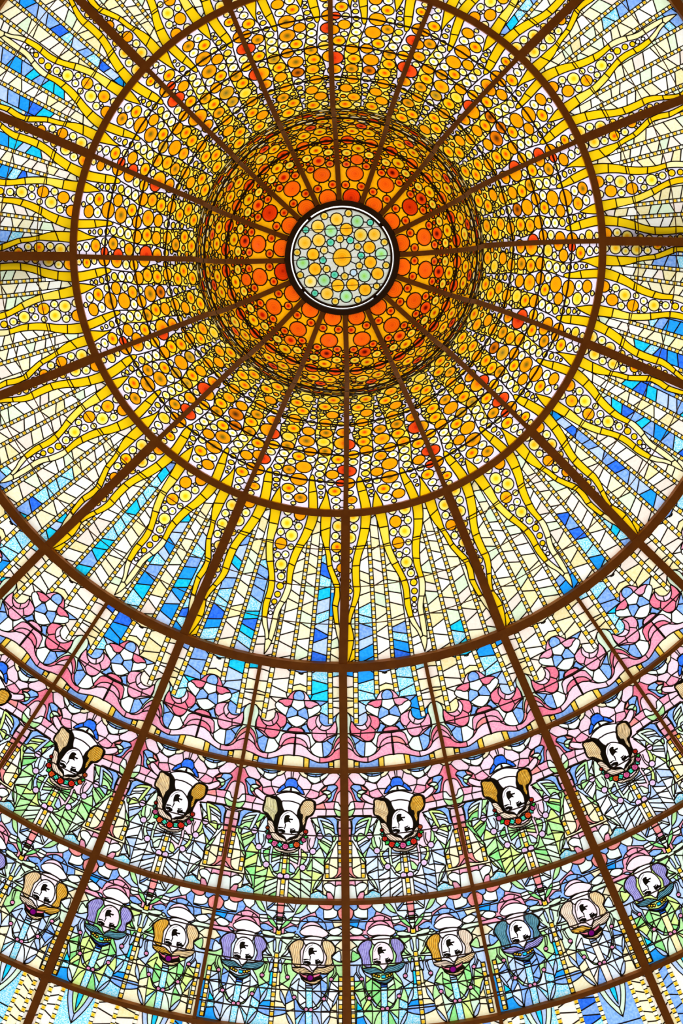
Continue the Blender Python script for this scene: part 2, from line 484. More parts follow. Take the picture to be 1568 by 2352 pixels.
def tile_data(p, pt, V, F, R):
    "small faceted glass tile: four corners rising to a point"
    b = len(V); c = (sum(a[0] for a in p)/4, sum(a[1] for a in p)/4)
    q = [(c[0]+(a[0]-c[0])*.55, c[1]+(a[1]-c[1])*.55) for a in p]
    V.extend(pt(x, y, .003) for x, y in p); V.extend(pt(x, y, .012) for x, y in q); V.append(pt(c[0], c[1], .015)); R.extend([1]*4 + [.5]*4 + [0])
    for i in range(4):
        j = (i+1) % 4; F.append((b+i, b+j, b+4+j, b+4+i)); F.append((b+4+i, b+4+j, b+8))

# ---------------------------------------------------------------- panel templates
class Tpl:
    def __init__(s, pt, leadw=3.3):
        s.pt, s.leadw = pt, leadw; s.items = []; s.lead = []; s.tag = {}
    def add(s, name, m, mat, loc=(0, 0, 0), rotm=None, scl=1.0, parent=-1, kind=None, tag=None, label=None):
        s.items.append(dict(name=name, mesh=m, mat=mat, loc=Vector(loc), rot=rotm, scl=scl, parent=parent, kind=kind, tag=tag, label=label))
        return len(s.items) - 1
    def frame(s, x, y):
        "local axes of the glass at a point; z points up, away from the viewer"
        o = s.pt(x, y); tx = (s.pt(x+.5, y) - o).normalized(); ty = (s.pt(x, y+.5) - o).normalized()
        tz = tx.cross(ty).normalized(); ty = tz.cross(tx)
        return Matrix((tx, ty, tz)).transposed()
    def roundel(s, x, y, r, rw, mat, name='roundel', parent=-1, lab=None):
        return s.add(name, ROUNDEL, mat, s.pt(x, y, .002), s.frame(x, y), rw, parent=parent, label=lab)
    def pane(s, p, mat, name='pane', parent=-1, tag=None, lab=None):
        m, c = pane_mesh(name, p, s.pt); return s.add(name, m, mat, c, parent=parent, tag=tag, label=lab)
    def cut_roundel(s, p, cx, cy, rw, mat):
        m, c = pane_mesh('roundel', p, s.pt, s.pt(cx, cy, 0), rw); s.add('roundel', m, mat, c, scl=rw)
    def joined(s, name, polys, mat):
        V, F = [], []
        for p in polys:
            v, f = slab_data(p, s.pt, len(V)); V += v; F += f
        if V: s.add(name, mesh(name, V, F), mat, kind='stuff')
    def tiles(s, name, quads, mat, kind='stuff'):
        V, F, R = [], [], []
        for p in quads: tile_data(p, s.pt, V, F, R)
        if V: s.add(name, mesh(name, V, F, rad=R), mat, kind=kind)
    def tile(s, p, mat, parent=-1):
        V, F, R = [], [], []; tile_data(p, s.pt, V, F, R); c = sum(V, Vector()) / len(V)
        s.add('tile', mesh('tile', [v - c for v in V], F, rad=R), mat, c, parent=parent)
    def finish(s):
        s.add('lead_came', leads_mesh('lead_came', s.lead, s.leadw, s.pt), 'lead')
    def bars(s, lines, w, hgt, mat, name='saddle_bar', base=.012):
        for l in lines:
            V, F = [], []; strip_data(l, w, lambda x, y, h: s.pt(x, y, h), hgt, V, F, base); s.add(name, mesh(name, V, F), mat)

def put(tpl, name, label, cat, group, ang, over=None, flip=False):
    "one panel in its place: an Empty with a copy of every piece of the template"
    e = bpy.data.objects.new(name, None); e.empty_display_size = .1; COL.objects.link(e)
    e['label'] = label; e['category'] = cat; e['group'] = group
    e.rotation_euler = (0, 0, -ang)
    own = [it['loc'] for it in tpl.items if it['loc'].length > 1]; c0 = sum(own, Vector()) / len(own)
    e.location = Matrix.Rotation(-ang, 3, 'Z') @ c0
    obs = []
    for it in tpl.items:
        o = bpy.data.objects.new(it['name'], it['mesh']); COL.objects.link(o)
        mk = over(it) if over else None
        mk = mk or it['mat']
        me = it['mesh']
        if not me.materials: me.materials.append(MAT[mk])
        sl = o.material_slots[0]; sl.link = 'OBJECT'; sl.material = MAT[mk]
        o.location = it['loc'] - c0
        if it['rot'] is not None: o.rotation_euler = it['rot'].to_euler()
        if it['scl'] != 1.0: o.scale = (it['scl'],)*3
        if it['parent'] >= 0:
            p = obs[it['parent']]; o.parent = p
            o.matrix_parent_inverse = Matrix.LocRotScale(p.location, p.rotation_euler, p.scale).inverted()
        else: o.parent = e
        if it['kind']: o['kind'] = it['kind']
        if it['label']: o['label'] = it['label']
        obs.append(o)
    return e
ORD = 'first second third fourth fifth sixth seventh eighth ninth tenth eleventh twelfth thirteenth fourteenth fifteenth sixteenth'.split()

def seg_hits(a, b, circles, skip):
    for k, (x, y, r, *_) in enumerate(circles):
        if k in skip: continue
        dx, dy = b[0]-a[0], b[1]-a[1]; L2 = dx*dx+dy*dy
        t = max(0, min(1, ((x-a[0])*dx + (y-a[1])*dy)/L2)) if L2 else 0
        if math.hypot(a[0]+t*dx-x, a[1]+t*dy-y) < r: return True
    return False
def connectors(circles, gap=.55):
    out = []
    for i, (x, y, r, *_) in enumerate(circles):
        for j in range(i):
            X, Y, R_, *_ = circles[j]; d = math.hypot(x-X, y-Y); g_ = d - r - R_
            if -.2*min(r, R_) < g_ < gap*(r+R_)*.5 and d > 1e-6:
                ux, uy = (X-x)/d, (Y-y)/d
                a = (x+ux*(r-.3), y+uy*(r-.3)); b = (X-ux*(R_-.3), Y-uy*(R_-.3))
                if not seg_hits(a, b, circles, (i, j)): out.append([a, b])
    return out
def edge_connectors(circles, hw, lim):
    out = []
    for k, (x, y, r, *_) in enumerate(circles):
        for s_ in (-1, 1):
            d = hw - s_*x - r
            if 0 < d < lim:
                a, b = (x + s_*(r-.3), y), (s_*(hw+1), y)
                if not seg_hits(a, b, circles, (k,)): out.append([a, b])
    return out
def pack(circles, x0, x1, y0, y1, sizes, tries, ok, R_, mats, pad=1.2):
    for r in sizes:
        for _ in range(tries):
            x, y = R_.uniform(x0, x1), R_.uniform(y0, y1)
            rr = r * R_.uniform(.9, 1.08)
            if not ok(x, y, rr): continue
            if all(math.hypot(x-c[0], y-c[1]) > rr + c[2] + pad for c in circles):
                circles.append((x, y, rr, R_.choice(mats(x, y, r))))
def roundel_zone(T, outline, circles, lines, world_r, filler, hw=None, cuts=None, gap=.55):
    "roundels, the shards between them, and the leads round both"
    full, cut = [], []
    for c in circles:
        pts = circle(c[0], c[1], c[2])
        (full if all(inside(p, outline) for p in pts) else cut).append(c)
    con = connectors(circles, gap) + (edge_connectors(circles, hw, 14) if hw else [])
    rings = [circle(c[0], c[1], c[2]) for c in circles]
    faces = arrange(outline, rings + con + (cuts or lines))
    fill = {}
    rest = []
    for p in faces:
        c = p.point; hit = None
        for k in circles:
            if math.hypot(c[0]-k[0], c[1]-k[1]) < k[2]*.975: hit = k; break
        if hit is None:
            m = filler(c)
            if m is None: rest.append(p)
            elif isinstance(m, tuple): T.pane(p, m[0], m[1])
            else: fill.setdefault(m, []).append(p)
        elif hit in cut and p.area > 4: T.cut_roundel(p, hit[0], hit[1], world_r(hit), hit[3])
    for c in full: T.roundel(c[0], c[1], c[2], world_r(c), c[3])
    for m, ps in fill.items(): T.joined('filler_glass', ps, m)
    def clip_ring(r): # rings only where the panel is
        out, cur = [], []
        for p in r:
            if inside(p, outline): cur.append(p)
            else:
                if len(cur) > 1: out.append(cur)
                cur = []
        if len(cur) > 1: out.append(cur)
        return out
    for r in rings: T.lead += clip_ring(r)
    T.lead += con + lines
    return rest

# ------------------------------------------------ the round pane under the bowl
def tpl_disc():
    T = Tpl(pt_disc, 2.6); sc = 280/1568
    def C(u, v): return ((u-803)*sc, (v-780)*sc)
    raw = '''803 780 112 yelo2;787 541 46 yelp;918 563 44 tealr;1010 650 44 yelp;1048 768 42 tealr;1018 895 42 yelp;940 983 42 icer;823 1024 44 yelp;695 998 45 tealr;596 918 44 yelp;555 803 42 tealr;577 676 46 pyel;664 580 45 tealr;
875 425 77 yelo2;1055 503 80 yelp;1157 668 75 yelo2;1162 860 75 yelo2;1078 1030 75 greenr;920 1135 75 yelo2;730 1138 76 yelo2;557 1062 75 greenr;447 912 77 yelo2;432 722 74 yelo2;515 545 78 yelp2;677 435 76 greenr;
757 287 78 yelp2;1020 327 75 greenr;1230 508 76 yelp2;1307 760 74 greenr;1247 1010 74 yelo2;1076 1207 75 yelo2;830 1280 75 greenr;585 1235 75 yelp2;383 1070 76 pyel;295 828 76 greenr;332 567 80 yelp2;512 367 78 yelp2;
601 237 44 yelp;912 216 44 yelp;1186 350 40 tealr;1355 612 42 yelp;1362 908 42 yelp;1227 1170 40 yelp;978 1335 42 yelp;687 1340 42 yelp;430 1222 40 tealr;254 980 42 yelp;228 687 42 yelp;354 403 40 tealr'''
    cs = []
    for ln in raw.replace('\n', '').split(';'):
        a = ln.split(); x, y = C(float(a[0]), float(a[1])); cs.append((x, y, float(a[2])*sc*1.06, a[3]))
    out = [(113*math.sin(2*PI*i/64), 113*math.cos(2*PI*i/64)) for i in range(64)]
    lines = []
    for k in range(24):
        a = 2*PI*k/24 + .07; p = (113.5*math.sin(a), 113.5*math.cos(a)); q = (92*math.sin(a), 92*math.cos(a))
        if not seg_hits(p, q, cs, ()): lines.append([q, p])
    roundel_zone(T, out, cs, lines, lambda c: c[2]*ZD/FPX, lambda c: 'discf', gap=1.0)
    T.finish()
    bars = []
    for v in (408, 785, 1140):
        y = C(0, v)[1]; x = math.sqrt(112**2 - y*y); bars.append([(-x, y), (x, y)])
    T.bars(bars, 1.6, .03, 'iron_dark')
    return T
g = 1.0
bullseye('yelo2', [(0, (246, 150, 10)), (.4, (252, 176, 16)), (1, (253, 196, 50))], g)
bullseye('yelp2', [(0, (250, 176, 10)), (.4, (253, 196, 50)), (1, (254, 216, 110))], g)

# ------------------------------------------------ the bowl: sixteen panels of hot-coloured roundels
def tpl_bowl():
    T = Tpl(pt_curved(BU), lambda x, y: 2.9*K/BU.qy(max(0, y)/K)); C = crop_curved(780, 690, 200/1568, 11.25*DEG, BU); hw = 11.25*DEG*K
    raw = '''298 285 150 b_orange;208 525 72 b_redc;478 447 70 b_redc;397 687 150 b_orange;250 880 72 b_redc;597 780 72 b_redc;448 922 113 b_redd;662 957 85 b_yel;270 1070 86 b_yel;490 1100 116 b_yelr;305 1260 114 b_redd;716 1160 113 b_redd;527 1270 66 b_yel;
688 1325 114 b_yelr;402 1402 114 b_yelr;565 1450 100 b_redd;845 1365 68 b_yel;802 1443 108 b_yelr;265 1500 66 b_yel;340 1552 108 b_yelr;578 1518 76 b_pale'''
    cs = []
    for ln in raw.replace('\n', '').split(';'):
        a = ln.split(); x, y, q = C(float(a[0]), float(a[1])); r = float(a[2])*200/1568/q*K*1.05
        cs.append((x, y, r, a[3]))
    # circles that overlap a neighbour on the true surface are shrunk until they touch
    cs = relax(cs)
    Y1 = BU.y[-1]*K
    out = [(-hw, 0), (hw, 0), (hw, Y1), (-hw, Y1)]
    R_ = random.Random(3)
    def mats(x, y, r):
        if y > Y1*.6: return ['b_yelr', 'b_yelr', 'b_yel', 'b_orange', 'b_pale'] if r > 14 else ['b_yel', 'b_pale', 'b_redc']
        return ['b_yel', 'b_redc'] if r > 8 else ['b_yel']
    ok = lambda x, y, r: abs(x) + r < hw - 3 and r < y < Y1 - r
    pack(cs, -hw, hw, max(c[1] for c in cs)-30, Y1, (24, 17), 900, ok, R_, mats, 2.2)
    pack(cs, -hw, hw, Y1*.35, Y1, (13, 9.5), 900, ok, R_, mats, 2.2)
    wr = lambda c: c[2]/K * (lambda q: q*BU.zq(q)/FPX)(BU.qy(c[1]/K))
    ln = []
    roundel_zone(T, out, cs, ln, wr, lambda c: 'bowl' if (int(c[0]*7+c[1]*3) % 3) else 'bowlo', hw)
    T.finish()
    for q in (262, 309):
        y = BU.yq(q)*K; T.bars([[(-hw, y), (-hw/2, y), (0, y), (hw/2, y), (hw, y)]], 8, .03, 'lead')
    return T
def relax(cs):
    cs = [list(c) for c in cs]
    for _ in range(12):
        for i in range(len(cs)):
            for j in range(i):
                a, b = cs[i], cs[j]; d = math.hypot(a[0]-b[0], a[1]-b[1]); o = a[2]+b[2] - d
                if o > 0:
                    ux, uy = (a[0]-b[0])/(d or 1), (a[1]-b[1])/(d or 1); m = min(o*.25, 1.2)
                    a[0] += ux*m; a[1] += uy*m; b[0] -= ux*m; b[1] -= uy*m
    for i in range(len(cs)):
        for j in range(i):
            a, b = cs[i], cs[j]; d = math.hypot(a[0]-b[0], a[1]-b[1]); o = a[2]+b[2] - d
            if o > 0: k = d/(a[2]+b[2]); a[2] *= k; b[2] *= k
    return [tuple(c) for c in cs]

# ------------------------------------------------ the flare: bands of roundels and the first flame tips
def tpl_flare():
    T = Tpl(pt_curved(FL), lambda x, y: 3.0*K/FL.qy(max(0, y)/K)); C3 = crop_curved(780, 880, 260/1568, 11.25*DEG, FL); hw = 11.25*DEG*K
    C = lambda u, v: C3(u, v)[:2]
    raw = '''200 238 50 pyel;360 215 85 yelr;255 330 87 yelr;403 305 35 yel;370 405 84 yelr;228 440 38 yel;312 540 85 amber;425 578 30 yel;440 480 30 pale;235 637 32 pale;348 675 88 yelr;240 747 32 yel;330 805 87 yelr;367 920 87 amber;362 1040 66 pale;350 1147 65 pale;355 1245 54 yel;378 1335 44 yel;408 1415 42 yel;433 1490 32 yel;440 1548 28 pale;
500 322 34 yel;520 375 42 pyel;538 430 42 yel;553 512 54 pyel;556 630 85 olive;583 765 107 brown;690 880 84 olive;537 898 48 pyel;567 1000 84 yelr;733 980 65 pale;500 1105 55 pyel;688 1108 108 amberd;515 1220 84 amber;693 1292 112 amberd;515 1343 52 pyel;607 1458 86 yelr;783 1412 66 pale;813 1520 86 amber;647 1572 65 pale;
555 165 50 pyel;705 105 88 yelr;628 235 86 yelr;770 190 38 yelo;770 300 85 amber;633 352 38 yel;845 365 30 pyel;728 435 84 yelo;850 463 32 pale;672 535 30 yel;790 563 87 amber;700 650 32 pale;805 692 87 yelr;880 800 85 brown;892 925 64 pale;905 1030 64 pale;930 1120 58 pyel;972 1195 40 yel;1015 1275 42 yel;1047 1348 28 pale;1070 1405 24 yel;
1000 465 85 yelo;1058 610 120 redr;1045 718 50 pyel;1085 832 85 yelr;1050 942 48 pyel;1212 938 90 redr;1100 1050 85 amber;1247 1118 66 redr;1118 1170 52 pyel;1215 1258 85 yelr;1280 1368 60 pale;
40 665 100 yelr;100 848 108 redr;185 985 78 yelr;185 1090 62 pyel;130 1215 96 redr;100 1382 105 amber;140 1515 46 pyel;165 1613 70 yelr;150 520 26 pale'''
    cs = []
    for ln in raw.replace('\n', '').split(';'):
        a = ln.split(); x, y, q = C3(float(a[0]), float(a[1])); r = float(a[2])*260/1568/q*K*1.06
        cs.append((x, y, r, a[3]))
    cs = relax(cs)
    Y1 = FL.y[-1]*K; out = [(-hw, 0), (hw, 0), (hw, Y1), (-hw, Y1)]
    L1 = parse('~155 200 150 300 160 400 190 480 205 600 180 690 185 740 225 830 280 900 285 1000 280 1100 270 1200 255 1300', C)[0]
    L2 = parse('~470 150 470 300 465 400 455 600 445 740 455 850 462 950 435 1050 425 1150 430 1250 455 1380 480 1480', C)[0]
    L3 = parse('~500 150 510 200 560 350 620 470 645 600 690 700 760 790 808 880 818 1000 818 1100 820 1180', C)[0]
    L4 = parse('~835 60 855 200 880 350 890 480 905 600 960 710 982 850 990 1000 1005 1110 1060 1230 1090 1290', C)[0]
    tips = [parse('~270 1284 245 1310 235 1350 235 1430 255 1520 290 1680 295 1760', C)[0][:], parse('~270 1284 300 1310 335 1390 372 1480 420 1660 430 1740', C)[0],
            parse('~490 1480 470 1570 458 1660 455 1740', C)[0], parse('~490 1480 525 1540 580 1640 600 1700', C)[0],
            parse('~848 1158 825 1190 832 1250 885 1400 955 1560 985 1640', C)[0], parse('~848 1158 885 1190 935 1280 1000 1375 1075 1530 1100 1600', C)[0],
            parse('~1090 1275 1112 1380 1108 1520 1110 1580', C)[0], parse('~1090 1275 1155 1350 1245 1480 1300 1560', C)[0]]
    def on(l, a, b):
        "carry a line on past its ends"
        l = list(l)
        if a: (x0, y0), (x1, y1) = l[0], l[2]; d = math.dist(l[0], l[2]); l.insert(0, (x0+(x0-x1)/d*a, y0+(y0-y1)/d*a))
        if b: (x0, y0), (x1, y1) = l[-1], l[-3]; d = math.dist(l[-1], l[-3]); l.append((x0+(x0-x1)/d*b, y0+(y0-y1)/d*b))
        return l
    tips = [on(l, 0, 30) for l in tips]; L1, L2, L3, L4 = [on(l, 70, 0) for l in (L1, L2, L3, L4)]
    joints = parse('248 1505 372 1470;888 1412 987 1345', C)
    P = [tips[0] + tips[1][::-1], tips[2] + tips[3][::-1], tips[4] + tips[5][::-1], tips[6] + tips[7][::-1]]
    cs = [c for c in cs if not any(inside((c[0], c[1]), p) for p in P)]
    def clear(c):
        dmin = min(math.dist((c[0], c[1]), a) for p in P for a in p)
        return c if dmin > c[2] + .8 else (c[0], c[1], max(4, dmin - .8), c[3])
    cs = [clear(c) for c in cs]
    def xat(l, y): 
        return min(l, key=lambda a: abs(a[1]-y))[0]
    def band(c):
        x, y = c
        return (xat(L1, y) < x < xat(L2, y)) or (xat(L3, y) < x < xat(L4, y))
    R_ = random.Random(5)
    ok = lambda x, y, r: abs(x) + r < hw - 3 and r < y < Y1 - r - 6 and not any(inside((x, y), p) or min(math.dist((x, y), a) for a in p) < r + 1.5 for p in P)
    pack(cs, -hw, hw, 0, Y1, (12, 8, 6), 900, ok, R_, lambda x, y, r: ['yel', 'pyel', 'pale', 'yelr'] if r > 9 else ['pyel', 'pale', 'yel'], 1.6)
    # the band lines run between the roundels: keep only what no roundel covers
    def clipped(l):
        o, cur = [], []
        for a, b in zip(l, l[1:]):
            for k in range(3):
                p = (a[0]+(b[0]-a[0])*k/3, a[1]+(b[1]-a[1])*k/3)
                if any(math.hypot(p[0]-c[0], p[1]-c[1]) < c[2]-.3 for c in cs):
                    if len(cur) > 1: o.append(cur)
                    cur = []
                else: cur.append(p)
        if len(cur) > 1: o.append(cur)
        return o
    cuts = [L1, L2, L3, L4] + tips + joints
    lines = sum([clipped(l) for l in (L1, L2, L3, L4)], []) + tips + joints
    wr = lambda c: c[2]/K * (lambda q: q*FL.zq(q)/FPX)(FL.qy(c[1]/K))
    def fil(c):
        for k, p in enumerate(P):
            if inside(c, p): return ('sun2' if (k == 2 or k == 0) and c[1] < P[k][0][1] + 30 else 'sun', 'flame')
        return 'flarey' if band(c) else 'flarel'
    roundel_zone(T, out, cs, lines, wr, fil, hw, cuts)
    T.finish()
    for q in (398, 470, 536):
        y = FL.yq(q)*K; s_ = FL.yq(q*.992)*K
        T.bars([[(-hw, y), (-hw/2, s_), (0, s_), (hw/2, s_), (hw, y)]], 3.6, .03, 'lead')
    return T

# ------------------------------------------------ the rays: flames, roundel columns and mosaic strips
STRIPS = [(t - 11.25)*DEG for t in (1.95, 4.6, 6.95, 9.65, 12.85, 15.45, 17.8, 20.45)]
def interp_th(l, q):
    "angle of an edge line at distance q"
    for a, b in zip(l, l[1:]):
        if (a[1] - q) * (b[1] - q) <= 0 and a[1] != b[1]: return a[0] + (b[0]-a[0])*(q-a[1])/(b[1]-a[1])
    return None
def tpl_rays():
    T = Tpl(pt_flat, 2.7); C = crop_flat(780, 1130, 400/1568, 11.25*DEG)
    hw = 11.25*DEG
    def arc(th, q0, q1, n=12): return [(q*math.sin(th), q*math.cos(th)) for q in [q0+(q1-q0)*k/n for k in range(n+1)]]
    nA = 10
    out = [(q*math.sin(th), q*math.cos(th)) for q, ths in ((Q3, [(-1+2*k/nA)*hw for k in range(nA+1)]), (Q4, [(1-2*k/nA)*hw for k in range(nA+1)])) for th in ths]
    out.reverse()
    Al = parse('~193 90 192 150 190 250 185 330 160 450 130 560 112 660 112 760 118 840 125 900 110 990 85 1070 68 1150 50 1190 15 1240', C)[0]
    Ar = parse('~285 80 285 150 278 250 265 340 240 450 205 540 185 620 178 700 180 800 185 880 170 960 140 1040 115 1110 100 1180 114 1240 126 1320 112 1420 82 1520 70 1540', C)[0]
    Bl = parse('~285 80 302 150 330 240 355 330 385 450 415 540 460 640 510 720 545 790 570 880 578 960 585 1020 605 1090 620 1130 650 1190 690 1240 725 1310 740 1360 766 1435', C)[0]
    Br = parse('~400 60 405 130 420 220 440 330 448 430 470 510 510 600 555 690 600 780 625 860 632 940 640 1010 655 1080 665 1120 700 1190 735 1250 748 1290', C)[0]
    Cl = parse('~635 20 645 80 660 180 665 240 665 330 655 420 650 500 657 590 670 660 695 730 710 780 715 860 712 930 700 1000 702 1060 715 1130 730 1220 748 1290', C)[0]
    Cr = parse('~735 0 737 65 748 160 748 240 740 330 725 400 718 500 720 590 730 670 750 740 768 810 768 900 755 960 750 1040 765 1120 778 1200 785 1290 782 1370 766 1435', C)[0]
    Dl = parse('~738 0 755 60 785 150 815 220 850 280 900 340 940 400 990 490 1040 550 1095 610 1130 650 1150 720 1165 790 1200 860 1245 935 1300 1020 1340 1070 1375 1140 1430 1240 1500 1360', C)[0]
    Dr = parse('~830 0 850 50 880 150 910 230 940 320 980 380 1025 460 1080 520 1150 590 1168 630 1200 700 1215 780 1245 850 1285 925 1330 990 1375 1070 1430 1150 1500 1250', C)[0]
    joints = parse('185 325 268 330;150 490 232 480;110 665 180 660;116 850 186 850;100 1030 144 1035;66 1180 102 1180;60 1340 128 1335;350 322 440 305;385 475 455 455;470 655 535 622;550 805 610 783;576 965 636 950;608 1130 668 1114;664 243 752 240;652 410 730 393;652 592 722 596;702 768 760 760;710 935 764 935;704 1110 768 1095;815 215 885 150;888 345 942 322;990 490 1028 458;1092 618 1155 595;1160 790 1218 786;1240 935 1288 925;722 1310 750 1288;748 1288 788 1300', C)
    pol = lambda l: [(math.atan2(x, y), math.hypot(x, y)) for x, y in l]
    PA, PB, PC, PD_ = (pol(Al), pol(Ar)), (pol(Bl), pol(Br)), (pol(Cl), pol(Cr)), (pol(Dl), pol(Dr))
    def where(x, y):
        th, q = math.atan2(x, y), math.hypot(x, y)
        v = [interp_th(l, q) for pr in (PA, PB, PC, PD_) for l in pr]
        al, ar, bl, br, cl, cr, dl, dr = v
        if al is not None and th < al: return 'round'
        if ar is not None and th < ar: return 'fA'
        if bl is not None and cr is not None:
            if br is None or cl is None or br > cl:
                if bl < th < cr: return 'fT'
            else:
                if br < th < cl: return 'round'
                if bl < th <= br: return 'fB'
                if cl <= th < cr: return 'fC'
        if dr is not None and th > dr: return 'round'
        if dl is not None and th > dl: return 'fD'
        return 'gap'
    def keep(l, test):
        o, cur = [], []
        for p in l:
            if test(p): cur.append(p)
            else:
                if len(cur) > 1: o.append(cur)
                cur = []
        if len(cur) > 1: o.append(cur)
        return o
    gap = lambda p: where(*p) == 'gap'
    raw = '''122 220 54 yelo;128 320 36 pyel;97 412 48 yelp;88 530 30 yel;80 610 28 pyel;80 710 26 pyel;80 800 20 yel;88 890 26 yelp;80 955 20 yelp;72 1020 12 yelo;
472 165 36 pyel;585 150 53 amber;502 265 54 amber;612 253 34 pyel;483 360 33 pyel;585 352 54 yelp;525 455 53 amber;618 450 26 pyel;600 532 32 pale;535 563 29 pyel;600 630 52 yelp;640 728 33 pyel;665 812 31 yel2;672 890 27 yel2;670 962 24 yel2;670 1013 19 whiter;677 1068 17 whiter;
905 30 34 pyel;940 115 50 yelp;952 208 34 pyel;1000 295 48 yelr;1033 390 33 pyel;1110 455 42 yelr;1075 490 12 pyel;1160 545 22 yel;1195 620 18 pyel;1225 700 14 yel'''
    cs = []
    for ln in raw.replace('\n', '').split(';'):
        a = ln.split(); x, y = C(float(a[0]), float(a[1])); cs.append((x, y, float(a[2])*400/1568, a[3]))
    cs = relax(cs)
    R_ = random.Random(11)
    ok = lambda x, y, r: where(x, y) == 'round' and all(where(x+r*1.15*math.cos(k), y+r*1.15*math.sin(k)) == 'round' for k in (0, 1, 2, 3, 4, 5)) and abs(math.atan2(x, y)) < hw - (r+2)/600 and math.hypot(x, y) > Q3 + r + 8
    pack(cs, -190, 190, Q3, Q4, (7, 4.6, 3.2), 1500, ok, R_, lambda x, y, r: ['pyel', 'pale', 'yel'], .8)
    sw = 4.2            # half width of a tile strip
    sl, tiles_y, tiles_w, crossers, ends = [], [], [], [], []
    for si, th in enumerate(STRIPS):
        for s_ in (-1, 1):
            l = [(q*math.sin(th)+s_*sw*math.cos(th), q*math.cos(th)-s_*sw*math.sin(th)) for q in [Q3 + (Q4-Q3)*k/140 for k in range(141)]]
            sl += keep(l, gap)
        q = Q3 + 3 + 5*(si % 2); k = 0; prev = None
        while q < Q4 - 4:
            c, s2 = math.cos(th), math.sin(th); P4 = []
            for dq, dx in ((0, -sw), (0, sw), (8.0, sw), (8.0, -sw)):
                P4.append(((q+dq)*s2 + dx*c, (q+dq)*c - dx*s2))
            if all(gap(p) for p in P4):
                (tiles_y if (k + si) % 2 else tiles_w).append(P4)
                crossers.append([P4[0], P4[1]])
                if prev is None: ends.append([P4[0], P4[1]])
                prev = P4
            elif prev: ends.append([prev[3], prev[2]]); prev = None
            q += 8.9; k += 1
        if prev: ends.append([prev[3], prev[2]])
    edges = [-hw] + STRIPS + [hw]
    cross = []
    for ci in range(len(edges)-1):
        q = Q3 + R_.uniform(5, 25)
        while q < Q4:
            a, b = edges[ci], edges[ci+1]; sl_ = R_.uniform(4, 10)*R_.choice((-1, 1)); l = []
            for k in range(25):
                t = k/24; th = a + (b-a)*t; qq = q + (t-.5)*sl_*2; l.append((qq*math.sin(th), qq*math.cos(th)))
            def instrip(p):
                th, qq = math.atan2(*p), math.hypot(*p); return any(abs(th-s_)*qq < sw for s_ in STRIPS)
            cross += keep(l, lambda p: gap(p) and not instrip(p))
            q += R_.uniform(17, 31)
    fl = [Al, Ar, Bl, Br, Cl, Cr, Dl, Dr]
    drawn = snap(fl + joints, 3) + snap(sl + cross + fl, 4)[:len(sl)+len(cross)]
    inner = lambda l: keep(l, lambda p: abs(math.atan2(*p)) < hw+.002 and Q3-2 < math.hypot(*p) < Q4+2)
    cuts = drawn + ends
    drawn = sum([inner(l) for l in drawn], [])
    def fil(c):
        w = where(*c); th, q = math.atan2(*c), math.hypot(*c)
        if w == 'round': return 'lavender'
        if w[0] == 'f':
            if w == 'fT' or (w == 'fA' and q > 865) or (w == 'fC' and q > 775) or (w == 'fD' and q > 815) or (w == 'fB' and q > 865): m = 'sunp'
            else: m = 'sun' if (int(q/70) + ord(w[1])) % 3 else 'sun2'
            return (m, 'flame')
        return None
    rest = roundel_zone(T, out, cs, drawn, lambda c: c[2]*PX, fil, None, cuts)
    creams = ['cream', 'white', 'bisque', 'cream', 'sand', 'white', 'pgreen', 'cream', 'white', 'bisque']
    for p in rest:
        c = p.point; th, q = math.atan2(*c), math.hypot(*c)
        if any(inside(c, t_) for t_ in tiles_y + tiles_w) or (min(abs(th-s_)*q for s_ in STRIPS) < sw - .4 and any(abs(math.hypot(*centroid(t_)) - q) < 6 and abs(math.atan2(*centroid(t_)) - th) < .01 for t_ in tiles_y + tiles_w)): continue
        ci = sum(1 for s_ in STRIPS if th > s_)
        T.pane(p, R_.choice(creams), tag=(ci, q, R_.random()))
    T.tiles('tile_strip', tiles_y, 'tiley'); T.tiles('tile_strip', tiles_w, 'tilew')
    T.lead += [(l, 1.5) for l in crossers]
    T.finish()
    for q in (690, 776, 861):
        T.bars([[(q*math.sin(t), q*math.cos(t)) for t in [(-1+2*k/8)*hw for k in range(9)]]], 2.0, .03, 'wire', base=.02)
    return T
BLUES = {0: [(1, 812), (3, 868), (6, 905)], -1: [(7, 713), (3, 722), (1, 695)], -2: [(2, 600), (5, 708), (7, 728), (8, 850)],
         -3: [(6, 803), (8, 880), (4, 912)], -5: [(7, 722), (3, 715), (1, 709)], -6: [(7, 732), (5, 715), (2, 600)], 1: [(6, 800), (4, 905), (8, 810)],
         2: [(2, 600), (5, 701), (7, 720)], 3: [(1, 703), (3, 740), (7, 735)], 5: [(4, 890), (6, 800)], 6: [(2, 600), (7, 800)], -8: [(2, 700)], 7: [(6, 700)]}
def blue_of(v): return ['cyan', 'azure', 'cornf', 'cyanw', 'peri', 'cornf', 'cyanw', 'royal'][int(v*7.99)]

